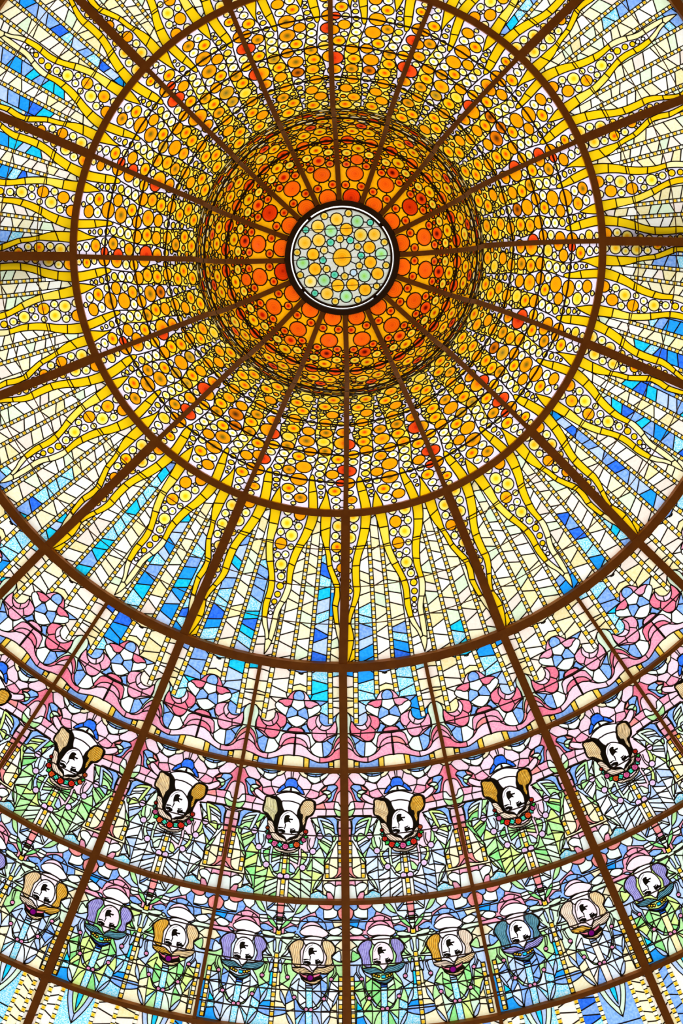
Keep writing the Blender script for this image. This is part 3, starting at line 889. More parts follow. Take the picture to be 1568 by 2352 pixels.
# ---------------------------------------------------------------- the outer rows: panels drawn on flat sheets
def seeds_of(txt, conv):
    out = []
    for ln in txt.replace('\n', ' ').split(';'):
        a = ln.split()
        if a: x, y = conv(float(a[0]), float(a[1]))[:2]; out.append((x, y, a[2]))
    return out
def polar_outline(q0, q1, hw, n=6):
    o = [(q*math.sin(t), q*math.cos(t)) for q, ts in ((q0, [(-1+2*k/n)*hw for k in range(n+1)]), (q1, [(1-2*k/n)*hw for k in range(n+1)])) for t in ts]
    o.reverse(); return o
def tiled_strip(T, a, b, w, pitch, first, frame_lines, used, kinds=('tiley', 'tilew'), parent=-1):
    "a straight run of faceted tiles from a to b, each a piece of its own"
    L = math.dist(a, b); n = max(1, round(L/pitch)); ux, uy = (b[0]-a[0])/L, (b[1]-a[1])/L; nx, ny = -uy, ux
    for k in range(n):
        t0, t1 = L*k/n, L*(k+1)/n; g_ = .45
        P = []
        for t, s_ in ((t0+g_, -1), (t1-g_, -1), (t1-g_, 1), (t0+g_, 1)): P.append((a[0]+ux*t+nx*w*s_*.5, a[1]+uy*t+ny*w*s_*.5))
        if area(P) < 0: P.reverse()
        T.tile(P, kinds[(k+first) % 2], parent); used.append(P)
        frame_lines.append(([(a[0]+ux*t0+nx*w*.5, a[1]+uy*t0+ny*w*.5), (a[0]+ux*t0-nx*w*.5, a[1]+uy*t0-ny*w*.5)], 1.8))
    q = [(a[0]+nx*w*.5, a[1]+ny*w*.5), (b[0]+nx*w*.5, b[1]+ny*w*.5), (b[0]-nx*w*.5, b[1]-ny*w*.5), (a[0]-nx*w*.5, a[1]-ny*w*.5)]
    return q + [q[0]]
def build_sheet(T, outline, lines, seeds, default, tol=3.2, small=16, skip=(), clip=None, over=(), ray=9):
    "lead lines -> panes; colours come from the marks put inside them"
    lines = [reach(l, *clip) for l in lines] if clip else lines
    ls = snap(lines + [outline + [outline[0]]], tol, ray)[:len(lines)]
    faces = arrange(outline, ls); tiny = {}
    done = {}
    for p in faces:
        c = p.point
        if any(inside(c, s_) for s_ in skip): continue
        hit = next((m for q_, m in reversed(over) if inside(c, q_)), None) if over else None
        for x, y, m in (seeds if not hit else ()):
            if abs(x-c[0]) < 60 and abs(y-c[1]) < 60 and p.has((x, y)): hit = m; break
        m = hit or default(c, p)
        if m is None: continue
        nm = 'pane'
        if ':' in m: m, nm = m.split(':')
        if p.area < small and nm == 'pane': tiny.setdefault(m, []).append(p)
        else: done.setdefault(nm, []).append(T.pane(p, m, nm))
    for m, ps in tiny.items(): T.joined('small_glass', ps, m)
    for l in ls:
        cur = []
        for a in l:
            if inside(a, outline): cur.append(a)
            else:
                if len(cur) > 1 or (cur and inside(cur[0], outline)): T.lead.append(cur + [a])
                cur = [a]
        if len(cur) > 1: T.lead.append(cur)
    return done
def reach(l, q0, q1, hw):
    "carry line ends that stop at a rib or ring on to the panel's edge underneath it"
    if len(l) < 2 or math.dist(l[0], l[-1]) < 1e-6: return l
    l = list(l)
    for e in (0, -1):
        x, y = l[e]; q = math.hypot(x, y); th = math.atan2(x, y); new = None
        if abs(hw - abs(th))*q < 14: t = math.copysign(hw + .004, th); new = (q*math.sin(t), q*math.cos(t))
        elif q - q0 < 9: new = ((q0-1.5)*math.sin(th), (q0-1.5)*math.cos(th))
        elif q1 - q < 9: new = ((q1+1.5)*math.sin(th), (q1+1.5)*math.cos(th))
        if new: l = [new] + l if e == 0 else l + [new]
    return l
def pick(R_, c, opts): return opts[int(abs(math.sin(c[0]*12.9898 + c[1]*78.233)*43758.5453)) % len(opts)]
HQ = 5.625*DEG

# ------------------------------------------------ row of scrolls and rosettes
def tpl_scroll():
    T = Tpl(pt_flat, 2.7); C = crop_flat(780, 1520, 260/1568, HQ + .24*DEG)
    out = polar_outline(Q4, Q5, HQ)
    left = parse('''~525 523 560 450 610 395 690 375;~622 515 606 480 608 440 630 400 665 380 690 376;525 523 692 513;
~525 523 450 545 412 582 470 602 510 626 558 626 600 592 612 518;
~412 582 388 610 384 645 420 690 500 735 556 764 575 800 582 850 560 905 520 940 517 1000 490 1060 430 1096 370 1086 310 1040 220 1010 165 1000;
575 645 556 764;558 626 575 645;605 612 575 645;605 590 605 612;605 612 700 662;700 662 704 722;575 790 704 722;
~580 795 620 835 665 866 720 884;590 838 672 882;~672 882 625 930 604 972 530 976;~530 976 570 905 590 838;
~618 972 650 912 720 884;618 972 727 960;
~405 718 445 765 460 830 420 910 350 942 280 920 228 868;~405 740 405 810 355 868 300 880 240 868;386 872 410 912;460 888 522 940;322 942 308 1040;
~445 728 510 745 556 764;~228 868 195 822 175 860 172 920 182 985 165 1000;
~120 690 160 730 182 790 176 860 166 920 172 990;
~165 1000 190 1040 222 1100 240 1155 252 1215 300 1282 370 1312 450 1300 520 1252 548 1182 540 1150 550 1080 565 1020 620 982 730 974;
380 1105 370 1312;165 1000 220 1025;~220 1025 275 1055 318 1080;318 1080 232 1148;~318 1080 345 1095 380 1105;
~520 990 500 1050 466 1100;466 1100 548 1182;~380 1105 425 1100 466 1100;
~575 1180 612 1095 680 1045 735 1030;~548 1182 575 1180 620 1160 680 1125 748 1113;
~120 1180 200 1222 260 1285 330 1316 370 1312;~450 1300 520 1262 575 1205 600 1172;
~110 1338 200 1352 300 1378 420 1386 520 1350 600 1312 700 1282 770 1275;420 1312 420 1386;736 974 748 1113;748 1113 768 1275;
~115 1015 170 1062 210 1130 228 1195;~115 1085 180 1152 218 1225;
225 1360 228 1450;300 1380 298 1450;565 1335 572 1430;638 1300 645 1430;
120 190 210 205;120 352 212 340;120 490 215 505;120 540 215 540;120 640 218 620;120 690 220 770;
370 80 492 142;285 300 496 235;285 385 500 440;285 540 512 520;300 550 384 600;290 745 384 695;512 520 440 548;
562 125 680 142;580 325 670 285;508 470 530 515''', C)
    left = on_axis(left)
    used, fr_ = [], []
    st = []
    for (a, b, f_) in (((242, 70), (255, 850), 0), ((523, 60), (542, 440), 1)):
        q = tiled_strip(T, C(*a), C(*b), 10.4, 11.4, f_, fr_, used); st.append(q)
        mq = mirror([q])[0]; tiled_strip(T, (-C(*a)[0], C(*a)[1]), (-C(*b)[0], C(*b)[1]), 10.4, 11.4, 1-f_, fr_, used)
    a = C(243, 1400); st.append(tiled_strip(T, C(263, 1378), C(263, 1440), 10, 11, 0, fr_, used)); tiled_strip(T, (-C(263, 1378)[0], C(263, 1378)[1]), (-C(263, 1440)[0], C(263, 1440)[1]), 10, 11, 0, fr_, used)
    lines = left + mirror(left) + st + mirror(st); st_all = st + mirror(st)
    sd = seeds_of('''690 455 cornf;580 490 pink;525 580 rose;470 660 milk;690 590 milk;630 690 cornf;705 800 milk;610 910 cornf;715 930 rose;510 830 rose;430 790 blush;320 900 blush;250 930 pink;420 940 pink;410 1040 rose;250 1020 blush;
150 850 leafw;235 1060 cornf;310 1200 cornf;460 1200 milk;510 1090 milk;620 1040 pink;650 1090 coral;640 1180 blush;250 1290 pink;500 1330 blush;150 1050 coral;150 1130 blush;150 1170 blush;700 1340 cream;430 1405 cornf;150 1390 sand;600 1370 tiley2;600 1325 sand;430 105 cyanw;380 200 royal;390 320 peri;390 470 cyanw;330 620 peri;340 570 cyanw;340 800 royal''', C)
    sd2 = [(-x, y, {'royal': 'cyanw', 'peri': 'azure', 'cyanw': 'cornf'}.get(m, m)) for x, y, m in sd if abs(x) > 3]
    sdict = {}
    def default(c, p):
        if c[1] < 1120 or c[1] > 1170: return pick(None, c, ['cream', 'white', 'bisque', 'sand', 'cream'])
        return pick(None, c, ['pink', 'blush', 'coral', 'rose'])
    build_sheet(T, out, lines, sd + sd2, default, skip=st_all, clip=(Q4, Q5, HQ))
    T.lead += fr_
    # which mosaic panes may turn blue: remember the column they stand in
    for it in T.items:
        if it['name'] == 'pane':
            v = it['loc']; x, y = v.x/PX, v.y/PX
            it['tag'] = ('col', math.copysign(1, x), math.hypot(x, y), rnd.random()) if it['mat'] in ('cyanw', 'royal', 'peri', 'azure', 'cyan') else ('scr', 0, 0, rnd.random())
    T.finish()
    for q in (1112,): T.bars([[(q*math.sin(t), q*math.cos(t)) for t in [(-1+2*k/6)*HQ for k in range(7)]]], 1.8, .03, 'iron_dark', base=.014)
    return T
glass('tiley2', (255, 206, 50), (255, 220, 90))

# ------------------------------------------------ heads: painted features shared by both rows of maidens
def paint_strokes(T, lines, wid, parent, name='painted_lines', h=.006):
    V, F = [], []
    for l in lines: strip_data(l, wid, T.pt, h+.004, V, F, h)
    if V: T.add(name, mesh(name, V, F), 'paint', parent=parent, kind='stuff')
def paint_shapes(T, polys, parent, name='painted_shadow', h=.009):
    V, F = [], []
    for p in polys:
        if math.dist(p[0], p[-1]) < 1e-6: p = p[:-1]
        if area(p) < 0: p = p[::-1]
        b = len(V); V.extend(T.pt(x, y, h) for x, y in p); F.append(tuple(b + i for i in reversed(range(len(p)))))
        n = len(p); V.extend(T.pt(x, y, .004) for x, y in p); F += [(b+i, b+(i+1) % n, b+n+(i+1) % n, b+n+i) for i in range(n)]
    if V: T.add(name, mesh(name, V, F), 'paint', parent=parent, kind='stuff')
def strands(poly, n, along, bend, R_):
    "hair lines that follow a lock from one end to the other"
    out = []; (ax, ay), (bx, by) = along; L = math.hypot(bx-ax, by-ay); ux, uy = (bx-ax)/L, (by-ay)/L; nx, ny = -uy, ux
    ws = [(p[0]-ax)*nx + (p[1]-ay)*ny for p in poly]; w0, w1 = min(ws), max(ws)
    for k in range(1, n):
        o = w0 + (w1-w0)*k/n; l = []
        for j in range(22):
            t = (-.15 + 1.3*j/21)*L; w_ = o + bend*math.sin(j/21*PI*4 + k*.45)*.55
            p = (ax+ux*t+nx*w_, ay+uy*t+ny*w_)
            if inside(p, poly): l.append(p)
            else:
                if len(l) > 3: out.append(l)
                l = []
        if len(l) > 3: out.append(l)
    return out
FACE = ('648 645 668 630 695 628 706 640 696 652 704 664 745 660 742 676 708 678 728 708 700 702 680 712 668 722 682 742 677 792 668 790 668 740 652 712 645 680', '602 808 640 796 682 806 690 826 660 842 640 826 612 830',
        '735 792 770 784 790 768 800 790 830 786 826 800 790 812 760 822 738 812', '596 780 640 772 668 782 640 782 606 796', '730 776 760 768 780 758 770 776 742 788')
FACE_LINES = ('~605 815 640 835 680 838', '~738 818 790 828 828 800', '~690 590 640 628 612 690', '~640 800 655 812 668 806', '~775 790 785 800 800 796')
# ------------------------------------------------ row of maidens with flower wreaths
def tpl_maiden():
    T = Tpl(pt_flat, 2.6); C = crop_flat(780, 1740, 320/1568, HQ + .08*DEG); R_ = random.Random(21)
    out = polar_outline(Q5, Q6, HQ)
    left = parse('''~225 178 260 215 325 255 380 282 430 265 470 225 520 200 548 170 575 132 600 110;~225 178 240 160 280 175 320 198 370 207 440 195 505 158;~262 172 370 180 490 163;328 200 322 254;372 180 370 207;468 188 472 225;
255 100 258 172;468 100 470 165;
~100 205 112 190 150 165 210 172 225 178;~240 200 297 262 275 305 220 300 160 285 100 205;~275 305 330 360 340 382 350 425 390 448 440 450 490 430;
297 262 420 290;420 290 472 225;420 290 436 346;436 346 540 345;340 382 436 346;545 172 582 245;582 245 590 240;436 346 500 430;
647 100 651 212;
~505 405 530 340 575 290 592 240 640 214 690 214;~540 395 590 340 650 312 700 312;570 292 596 335;648 312 650 360;~505 405 540 395 600 370 680 362;
~130 335 160 302 240 308 300 340 318 372 262 360 215 375 205 420 232 462 272 492 215 492 185 460 168 408 130 335;~215 375 262 362 312 385;~312 385 262 405 240 452 215 440;215 400 252 415;240 308 262 360;150 345 215 400;
~255 425 290 405 382 455;~255 425 270 465 340 510 388 525;
~100 370 135 400 160 470 165 490;165 490 272 492;272 492 388 525;332 662 445 668;~165 490 178 575 145 650 100 660;178 575 385 570;265 572 272 650;292 500 270 572;145 650 365 648;100 560 130 500 165 490;100 600 165 575;
~100 680 130 665 180 660 332 662;~140 860 150 790 145 720 150 690 180 665;~332 662 240 695 190 760 178 850 140 860;~130 700 138 780 135 940;100 700 135 690;100 790 138 790;100 870 135 870;
~190 760 260 720 330 700;~200 790 270 760 300 740;~178 850 230 800 290 780;
~335 690 310 750 290 838;~372 668 348 760 326 836;~440 672 400 740 385 840;~385 668 445 672;~350 780 440 700;~340 800 385 850;
~426 730 405 790 385 860 400 900;~365 910 375 990 405 1018;~395 905 420 985 440 1008;~452 890 470 960 452 1020;~480 905 490 980 480 1030;
~215 860 205 950 250 1050 300 1170 308 1290 350 1370 440 1500;~215 860 250 850 310 880;~215 990 290 940 345 920;~290 1060 340 1000 355 960;~300 1110 340 1010 390 1050;205 950 300 890;230 1010 345 930;
~178 870 200 900 190 940 165 900 178 870;~195 1010 240 1060 300 1150 296 1180 235 1110 195 1010;
~460 1085 470 1150 512 1222;~486 1070 505 1140 545 1185;~560 1010 560 1100 580 1200 600 1215;~590 1010 590 1100 605 1190;~590 1245 640 1312 690 1342;~602 1212 650 1285 692 1302;
~310 1120 440 1105;436 1090 440 1260;310 1210 436 1110;~330 1290 430 1230;~440 1130 480 1200 500 1240;~440 1260 500 1260;~440 1260 452 1400 470 1540 475 1600;330 1300 440 1260;
490 1050 560 1050;490 1080 560 1010;500 1140 550 1120;
600 1140 710 1080;~600 1180 660 1150 705 1120;~630 1240 670 1180 710 1170;~640 1290 690 1270;690 1060 700 1260;600 1070 700 1075;
575 1260 578 1600;460 1330 570 1260;455 1400 578 1340;~470 1500 578 1390;~480 1545 590 1460;~590 1400 690 1350;~590 1470 700 1390;600 1540 705 1450;~640 1555 710 1500;
~320 1310 370 1350 410 1400 445 1485;~320 1310 340 1390 390 1450 445 1485;~320 1380 330 1440 325 1530;330 1500 400 1470;
100 930 135 940;~150 935 195 1010;155 1120 240 1120;165 1240 240 1200;~150 1250 165 1310 210 1345 250 1350;~235 1120 245 1180;150 1115 150 1250;
~100 1280 140 1320 180 1350 250 1350;100 1380 180 1375 270 1385;~100 1435 150 1430 185 1440 240 1405 295 1408 318 1440 290 1490 240 1512 205 1570;185 1440 205 1580;~240 1512 285 1510 280 1580;180 1375 185 1440;100 1330 170 1350;
~325 1530 380 1490 460 1520;300 1540 325 1530''', C)
    left = on_axis(left)
    used, fr_, st = [], [], []
    def both(a, b, w, p, f_):
        st.append(tiled_strip(T, C(*a), C(*b), w, p, f_, fr_, used))
        A, B = C(*a), C(*b); st.append(tiled_strip(T, (-A[0], A[1]), (-B[0], B[1]), w, p, f_, fr_, used))
    both((124, 935), (124, 1225), 9, 10.6, 0); both((272, 1190), (275, 1350), 9, 10.6, 0)
    cx = lambda v: (0.0, C(740, v)[1])
    st.append(tiled_strip(T, cx(1055), cx(1290), 9.6, 11.2, 1, fr_, used)); st.append(tiled_strip(T, cx(1345), cx(1590), 9.6, 11.2, 0, fr_, used))
    sidel = parse('708 1370 730 1600', C); 
    lines = left + mirror(left) + st + sidel + mirror(sidel)
    beads = [C(345, 876), C(428, 1043), C(548, 1222)]; y2 = C(718, 1320); beads.append((-7.6, y2[1]))
    allb = [(x, y, 7.4) for x, y in beads] + [(-x, y, 7.4) for x, y in beads]
    lines += [circle(*b) for b in allb]
    # the head: outlines in drawing order, later ones lie over earlier ones
    HEAD = [('395 470 440 455 500 450 545 430 600 400 690 365 780 385 845 412 900 410 955 430 968 500 950 575 905 620 895 720 900 760 890 830 850 890 800 905 740 945 720 940 660 940 590 940 545 905 505 850 475 770 468 725 430 660 395 640 385 590 390 530', 'paint:dark_ground'),
        ('510 437 580 392 680 368 775 386 842 412 815 445 790 492 740 475 680 470 630 478 585 492 545 465', 'skin:shoulders'),
        ('585 492 630 478 680 470 740 475 790 492 780 560 778 612 720 590 660 580 630 590 600 550', 'skin:neck'),
        ('592 740 598 660 632 602 690 578 750 600 808 650 835 715 836 775 822 830 780 862 752 878 720 910 692 880 655 862 612 842 592 795', 'skin:face')]
    HAIR = [('398 482 425 465 470 475 520 490 548 560 560 620 542 660 537 735 500 700 450 655 405 640 395 590 400 530', 'HA:hair', 11, ((430, 470), (530, 720)), 3.2),
            ('805 500 830 440 880 420 930 430 950 480 955 540 920 590 882 612 886 680 870 716 846 660 842 600 812 582 800 540', 'HB:hair', 11, ((920, 430), (850, 700)), 3.2),
            ('470 730 520 733 556 790 582 850 640 880 700 900 716 932 660 935 590 930 548 900 515 850 480 775', 'HC:hair', 5, ((480, 730), (715, 930)), 1.0),
            ('722 912 770 890 830 850 852 800 892 752 886 822 850 882 790 902 735 940', 'HC:hair', 5, ((890, 760), (725, 930)), 1.0),
            ('600 1005 720 1025 800 1010 885 960 840 1020 760 1050 680 1052 625 1042', 'HC:hair', 4, ((620, 1030), (870, 990)), .6)]
    FLW = [(483, 812, 20, 'red'), (487, 860, 23, 'jade'), (515, 910, 30, 'magenta'), (543, 955, 27, 'emerald'), (595, 973, 36, 'orangered'), (655, 975, 31, 'jade'), (720, 983, 37, 'magenta'), (785, 958, 33, 'jade'), (840, 938, 37, 'red'), (888, 900, 26, 'jade'), (908, 868, 29, 'magenta'), (925, 828, 23, 'emerald'), (912, 775, 25, 'red')]
    over = [(parse('@' + o_, C)[0], m) for o_, m in HEAD] + [(parse('@' + h_[0], C)[0], h_[1]) for h_ in HAIR]
    for k, (u, v, r, m) in enumerate(FLW):
        x, y = C(u, v); rr = r*320/1568
        if m in ('jade', 'emerald'): pl = [(x + rr*(1.15 if j % 2 == 0 else .8)*math.cos(j*PI/4+.3*k), y + rr*(1.15 if j % 2 == 0 else .8)*math.sin(j*PI/4+.3*k)) for j in range(8)]
        else: pl = [(x + rr*(1+.1*math.sin(j*2.5))*math.cos(j*PI/6), y + rr*(1+.1*math.sin(j*2.5))*math.sin(j*PI/6)) for j in range(12)]
        over.append((pl + [pl[0]], m + (':leaf' if m in ('jade', 'emerald') else ':flower')))
    halo = over[0][0]
    shown = []      # ground lines give way to the head
    def outside_head(l):
        o, cur = [], []
        for a_, b_ in zip(l, l[1:]):
            n_ = max(1, int(math.dist(a_, b_)/1.5))
            for t in range(n_):
                p_ = (a_[0]+(b_[0]-a_[0])*t/n_, a_[1]+(b_[1]-a_[1])*t/n_)
                if any(inside(p_, q_) for q_, _ in over): 
                    if len(cur) > 1: o.append(cur)
                    cur = []
                else: cur.append(p_)
        cur.append(l[-1])
        if len(cur) > 1: o.append(cur)
        return o
    heads = [q_ for q_, _ in over]
    hl = []
    for k, (q_, m) in enumerate(over):     # each outline only where nothing later covers it
        cur = []
        for p_ in q_:
            if any(inside(p_, r_) for r_, _ in over[k+1:]):
                if len(cur) > 1: hl.append(cur)
                cur = []
            else: cur.append(p_)
        if len(cur) > 1: hl.append(cur)
    lines = sum([outside_head(l) for l in lines], []) + hl
    sd = seeds_of('''165 140 cream;365 145 cyanw;500 145 cream;315 187 cornf;420 195 cornf;270 210 milk;390 240 milk;505 195 leafw;200 225 blush;590 190 blush;350 320 blush;490 270 pink;360 265 pink;420 400 pink;500 370 blush;130 260 rose;
640 255 royal;540 350 cornf;600 340 milk;190 330 cornf;180 400 cornf;245 345 cornf;225 410 leaf;285 385 leafw;320 460 blush;130 440 blush;150 540 milk;115 530 cornf;130 610 leaf;220 530 pink;320 540 coral;215 610 blush;325 610 pink;110 690 blush;115 740 blush;115 830 pink;115 900 coral;
220 690 cornf;160 780 cornf;170 900 leaf;240 1090 leaf;320 750 CH;345 876 x;385 960 CH;490 1140 CH;640 1270 CH;400 780 CH2;465 960 CH2;575 1080 CH2;165 1000 white;190 1160 cream;195 1280 cream;385 1400 leafw;340 1440 sky;390 1520 cyanw;150 1490 milk;260 1450 milk;240 1545 pink;140 1400 pink;220 1395 blush;300 1550 sand;130 1320 pink;170 1330 coral;725 1450 white;150 1345 blush''', C)
    sd = [s_ for s_ in sd if s_[2] != 'x']; sd += [(-x, y, m) for x, y, m in sd if abs(x) > 3]
    qh = C(740, 470)[1]
    def default(c, p):
        x, y = c
        for q_, m in reversed(over):
            if inside(c, q_): return m
        if any(math.hypot(x-b[0], y-b[1]) < b[2] for b in allb): return None
        yy = C(740, 650)[1]
        if y < yy: return pick(None, c, ['pink', 'blush', 'coral', 'pink', 'rose'])
        if abs(x) > 112: return pick(None, c, ['cream', 'peri', 'cyanw', 'cream', 'pink'])
        return 'LEAF'
    # two stand-in keys are resolved when a panel is put in its place
    MAT['LEAF'] = MAT['sky']; MAT['CH'] = MAT['leafw']; MAT['CH2'] = MAT['leaf']
    done = build_sheet(T, out, lines, sd, default, skip=st, small=10, clip=(Q5, Q6, HQ), tol=4.5, over=over)
    T.lead += fr_
    for b in allb: T.roundel(b[0], b[1], b[2], b[2]*PX*.97, 'bead', 'bead')
    for k in ('HA', 'HB', 'HC'): MAT[k] = MAT['blond']
    def owner(nm, pt_):
        x, y = pt_; w_ = T.pt(x, y)
        return min(done.get(nm, [-1]), key=lambda i: (T.items[i]['loc'] - w_).length if i >= 0 else 0)
    for o_, m, n, al, bd in HAIR:
        pl = parse('@' + o_, C)[0][:-1]; pl = pl if area(pl) > 0 else pl[::-1]
        paint_strokes(T, strands(pl, n, (C(*al[0]), C(*al[1])), bd, R_), .8, owner('hair', centroid(pl)), 'hair_strands')
    fi = owner('face', C(710, 740))
    paint_shapes(T, [parse('#' + q_, C)[0] for q_ in FACE], fi, 'painted_features')
    paint_strokes(T, [parse(q_, C)[0] for q_ in FACE_LINES], .8, fi, 'painted_lines')
    for k, (u, v, r, m) in enumerate(FLW):
        x, y = C(u, v); rr = r*320/1568
        if m in ('jade', 'emerald'): ln = [[(x-rr*.8, y-rr*.3), (x+rr*.8, y+rr*.3)]]
        else: ln = [[(x+rr*.055*t*math.cos(t*1.1), y+rr*.055*t*math.sin(t*1.1)) for t in range(1, 13)], [(x+rr*.8*math.cos(t*.5+1), y+rr*.8*math.sin(t*.5+1)) for t in range(6)]]
        paint_strokes(T, ln, .7, owner('leaf' if m in ('jade', 'emerald') else 'flower', (x, y)), 'painted_lines')
    T.finish()
    for q in (1346, 1396, 1448): T.bars([[(q*math.sin(t), q*math.cos(t)) for t in [(-1+2*k/6)*HQ for k in range(7)]]], 1.5, .034, 'iron_dark', base=.02)
    return T

# ------------------------------------------------ row of maidens with jewelled bands, two to a panel
def tpl_pair():
    T = Tpl(pt_flat, 2.5); C = crop_flat(780, 2020, 332/1568, HQ); R_ = random.Random(31); SC = 332/1568
    out = polar_outline(Q6, Q7, HQ)
    left = parse('''~715 200 730 300 745 385 762 495;718 262 820 255;730 345 822 340;742 388 822 385;750 408 820 400;752 432 820 425;756 465 820 460;
762 495 775 520;765 522 768 578;
@468 228 520 238 570 290 612 358 550 340 500 290;@640 388 700 420 750 470 782 516 720 490 660 440;
580 190 625 335;~625 335 670 290 712 215;625 335 742 330;~690 230 640 290;
640 388 612 358;700 420 735 365;745 385 700 420;
100 258 188 262;~188 262 190 312 152 335;~200 215 205 300 270 322 345 285 358 225;~152 335 160 390 215 415 302 416;302 322 302 416;345 285 395 340;395 340 440 356;440 356 482 300;482 300 468 228;395 340 378 388;440 356 558 402;558 402 640 388;~558 402 565 450 600 478 662 450;
100 290 150 335;~150 335 140 400 112 432;105 436 216 436;216 436 190 520;216 436 300 425;190 520 270 548;120 500 190 520;
~105 545 150 515 220 530 252 570 200 602 140 592 105 560;
~275 545 290 470 350 410 430 384 500 404 560 450 588 525;~310 522 370 465 440 444 510 470 550 515;350 412 376 464;488 404 474 452;
~590 500 640 485 700 505 730 520 700 550 640 558 605 545;~620 565 680 555 750 570 765 560;~620 565 625 600 700 610 762 600;730 520 735 560;
~100 610 180 605 250 600;~255 598 290 600 318 625 285 630 255 610;~570 600 600 575 620 590 600 610 570 605;
~100 650 180 650 235 655;118 652 190 720;~130 760 150 740 190 720;~190 800 140 770 125 830 130 880;~130 890 170 880 215 850;
~640 615 760 610;~650 640 700 690 730 740;~700 690 770 640;~690 700 720 760 770 810;~690 770 720 800 775 815;700 820 770 815;
@766 612 788 660 800 740 786 772 770 720 760 660;@782 842 806 900 800 970 776 990 768 920;
~690 850 740 840 775 830;~760 900 735 860;~700 900 742 910;
~190 925 183 1000 222 1062;~216 930 207 1000 240 1055;~140 930 190 925;~225 930 250 990 280 1035;~150 1050 170 1015 183 1000;
~262 1108 275 1205 305 1275;~280 1180 302 1232 327 1264;~338 1305 385 1378 446 1402;~345 1293 400 1350 452 1386;
~720 905 714 985 703 1020;~744 910 736 985 720 1022;~672 1160 652 1240;~692 1155 670 1240;~605 1305 568 1362 530 1386;~625 1278 580 1372 536 1398;
~282 1030 285 1180 330 1265;~356 1070 352 1170 352 1270 400 1352;~445 1118 448 1380;~515 1118 518 1376;~580 1060 600 1160 602 1300;~600 1005 660 1080 690 1150;
445 1140 515 1138;450 1165 515 1160;
452 1420 455 1600;526 1415 528 1600;~330 1300 355 1420 350 1600;~448 1415 400 1480 362 1600;~530 1420 570 1480 632 1600;~645 1285 642 1400 632 1600;
~300 1300 255 1390 262 1470;~700 1170 738 1280 735 1430;~240 1095 160 1100 155 1060;~155 1060 160 1180 150 1210;
@150 1208 190 1258 226 1338 232 1374 190 1322 156 1242;@792 1175 796 1250 770 1312 738 1354 745 1280 770 1212;@262 1470 312 1520 362 1600 310 1590 268 1515;@735 1428 722 1500 684 1570 650 1585 690 1490;
160 1180 240 1105;170 1015 222 1090;283 1120 352 1065;290 1040 440 1130;356 1110 446 1185;356 1272 446 1195;518 1180 598 1122;520 1285 600 1200;590 1062 690 1145;602 1200 682 1150;690 1062 785 1120;700 1160 790 1100;242 1110 285 1300;165 1200 255 1180;245 1300 328 1230;340 1342 262 1440;446 1300 402 1368;522 1312 592 1352;652 1290 735 1330;560 1432 632 1500;642 1382 735 1420;262 1420 348 1420;232 1374 258 1420;
~790 985 800 1130 792 1180;785 985 832 980;795 1130 845 1128;~745 1372 790 1365 870 1360;~770 1312 860 1290;~735 1430 800 1450 880 1462;~738 1380 735 1430;
~185 1350 180 1600;185 1420 240 1410;182 1500 262 1480;105 1400 118 1400;110 1200 118 1200''', C)
    left = on_axis(left, end=4)
    used, fr_, st = [], [], []
    A, B = C(135, 1050), C(150, 1600)
    for s_ in (-1, 1): st.append(tiled_strip(T, (s_*abs(A[0]), A[1]), (s_*abs(B[0]), B[1]), 9.2, 11, 0, fr_, used))
    y0 = C(820, 775)[1]; st.append(tiled_strip(T, (0, y0), (0, Q7 + 4), 9.6, 11, 0, fr_, used))
    yq = C(790, 525)[1]; st.append(tiled_strip(T, (0, yq), (0, yq + 11.5), 11, 11.5, 0, fr_, used))
    lines = left + mirror(left) + st
    bl = [C(237, 1076), C(321, 1285), C(465, 1400), C(518, 1394), C(643, 1260), C(710, 1040)]
    allb = [(x, y, 5.0) for x, y in bl] + [(-x, y, 5.0) for x, y in bl]
    lines += [circle(*b, n=12) for b in allb]
    HEADS = [('185 760 230 685 300 645 345 625 430 600 545 612 585 625 645 640 695 700 700 760 670 810 690 870 700 900 690 945 630 995 560 1005 582 1045 565 1085 510 1122 440 1118 380 1088 358 1060 330 1022 265 995 248 955 240 900 235 860 210 810', 'paint:dark_ground'),
        ('295 565 360 505 440 485 525 502 605 555 555 605 430 600 340 606', 'SK:shoulders'), ('345 640 430 604 545 610 540 650 535 700 500 685 450 675 400 690 368 705', 'SK:neck'),
        ('355 810 365 740 400 690 450 675 510 690 550 730 575 790 580 850 560 890 530 910 475 976 430 930 390 920 360 890', 'SK:face')]
    HAIRS = [('195 750 230 690 290 655 340 665 346 720 322 780 332 860 340 940 290 946 245 910 240 870 215 800', 'H1:hair', 8, ((280, 655), (300, 940)), 2.6),
        ('555 650 580 630 640 645 690 700 695 750 662 800 682 868 640 905 600 900 612 820 582 760 555 700', 'H1:hair', 8, ((630, 640), (640, 900)), 2.6),
        ('252 962 310 955 380 950 440 980 474 1002 440 1012 400 1012 330 1022 270 994', 'H2:hair', 5, ((255, 970), (470, 1000)), .9),
        ('476 1002 520 940 590 925 697 893 692 940 630 990 550 1000 490 1014', 'H2:hair', 5, ((480, 1000), (690, 920)), .9),
        ('360 1066 430 1090 480 1090 580 1050 562 1080 510 1120 440 1116 380 1086', 'H3:hair', 4, ((365, 1070), (575, 1060)), .6)]
    for k, v in (('SK', 'skin'), ('H1', 'mauve'), ('H2', 'teal_hair'), ('H3', 'navy'), ('SKb', 'skin'), ('H1b', 'blond'), ('H2b', 'blond'), ('H3b', 'golden'), ('LEAF2', 'leaf'), ('CHN', 'peri')): MAT[k] = MAT[v]
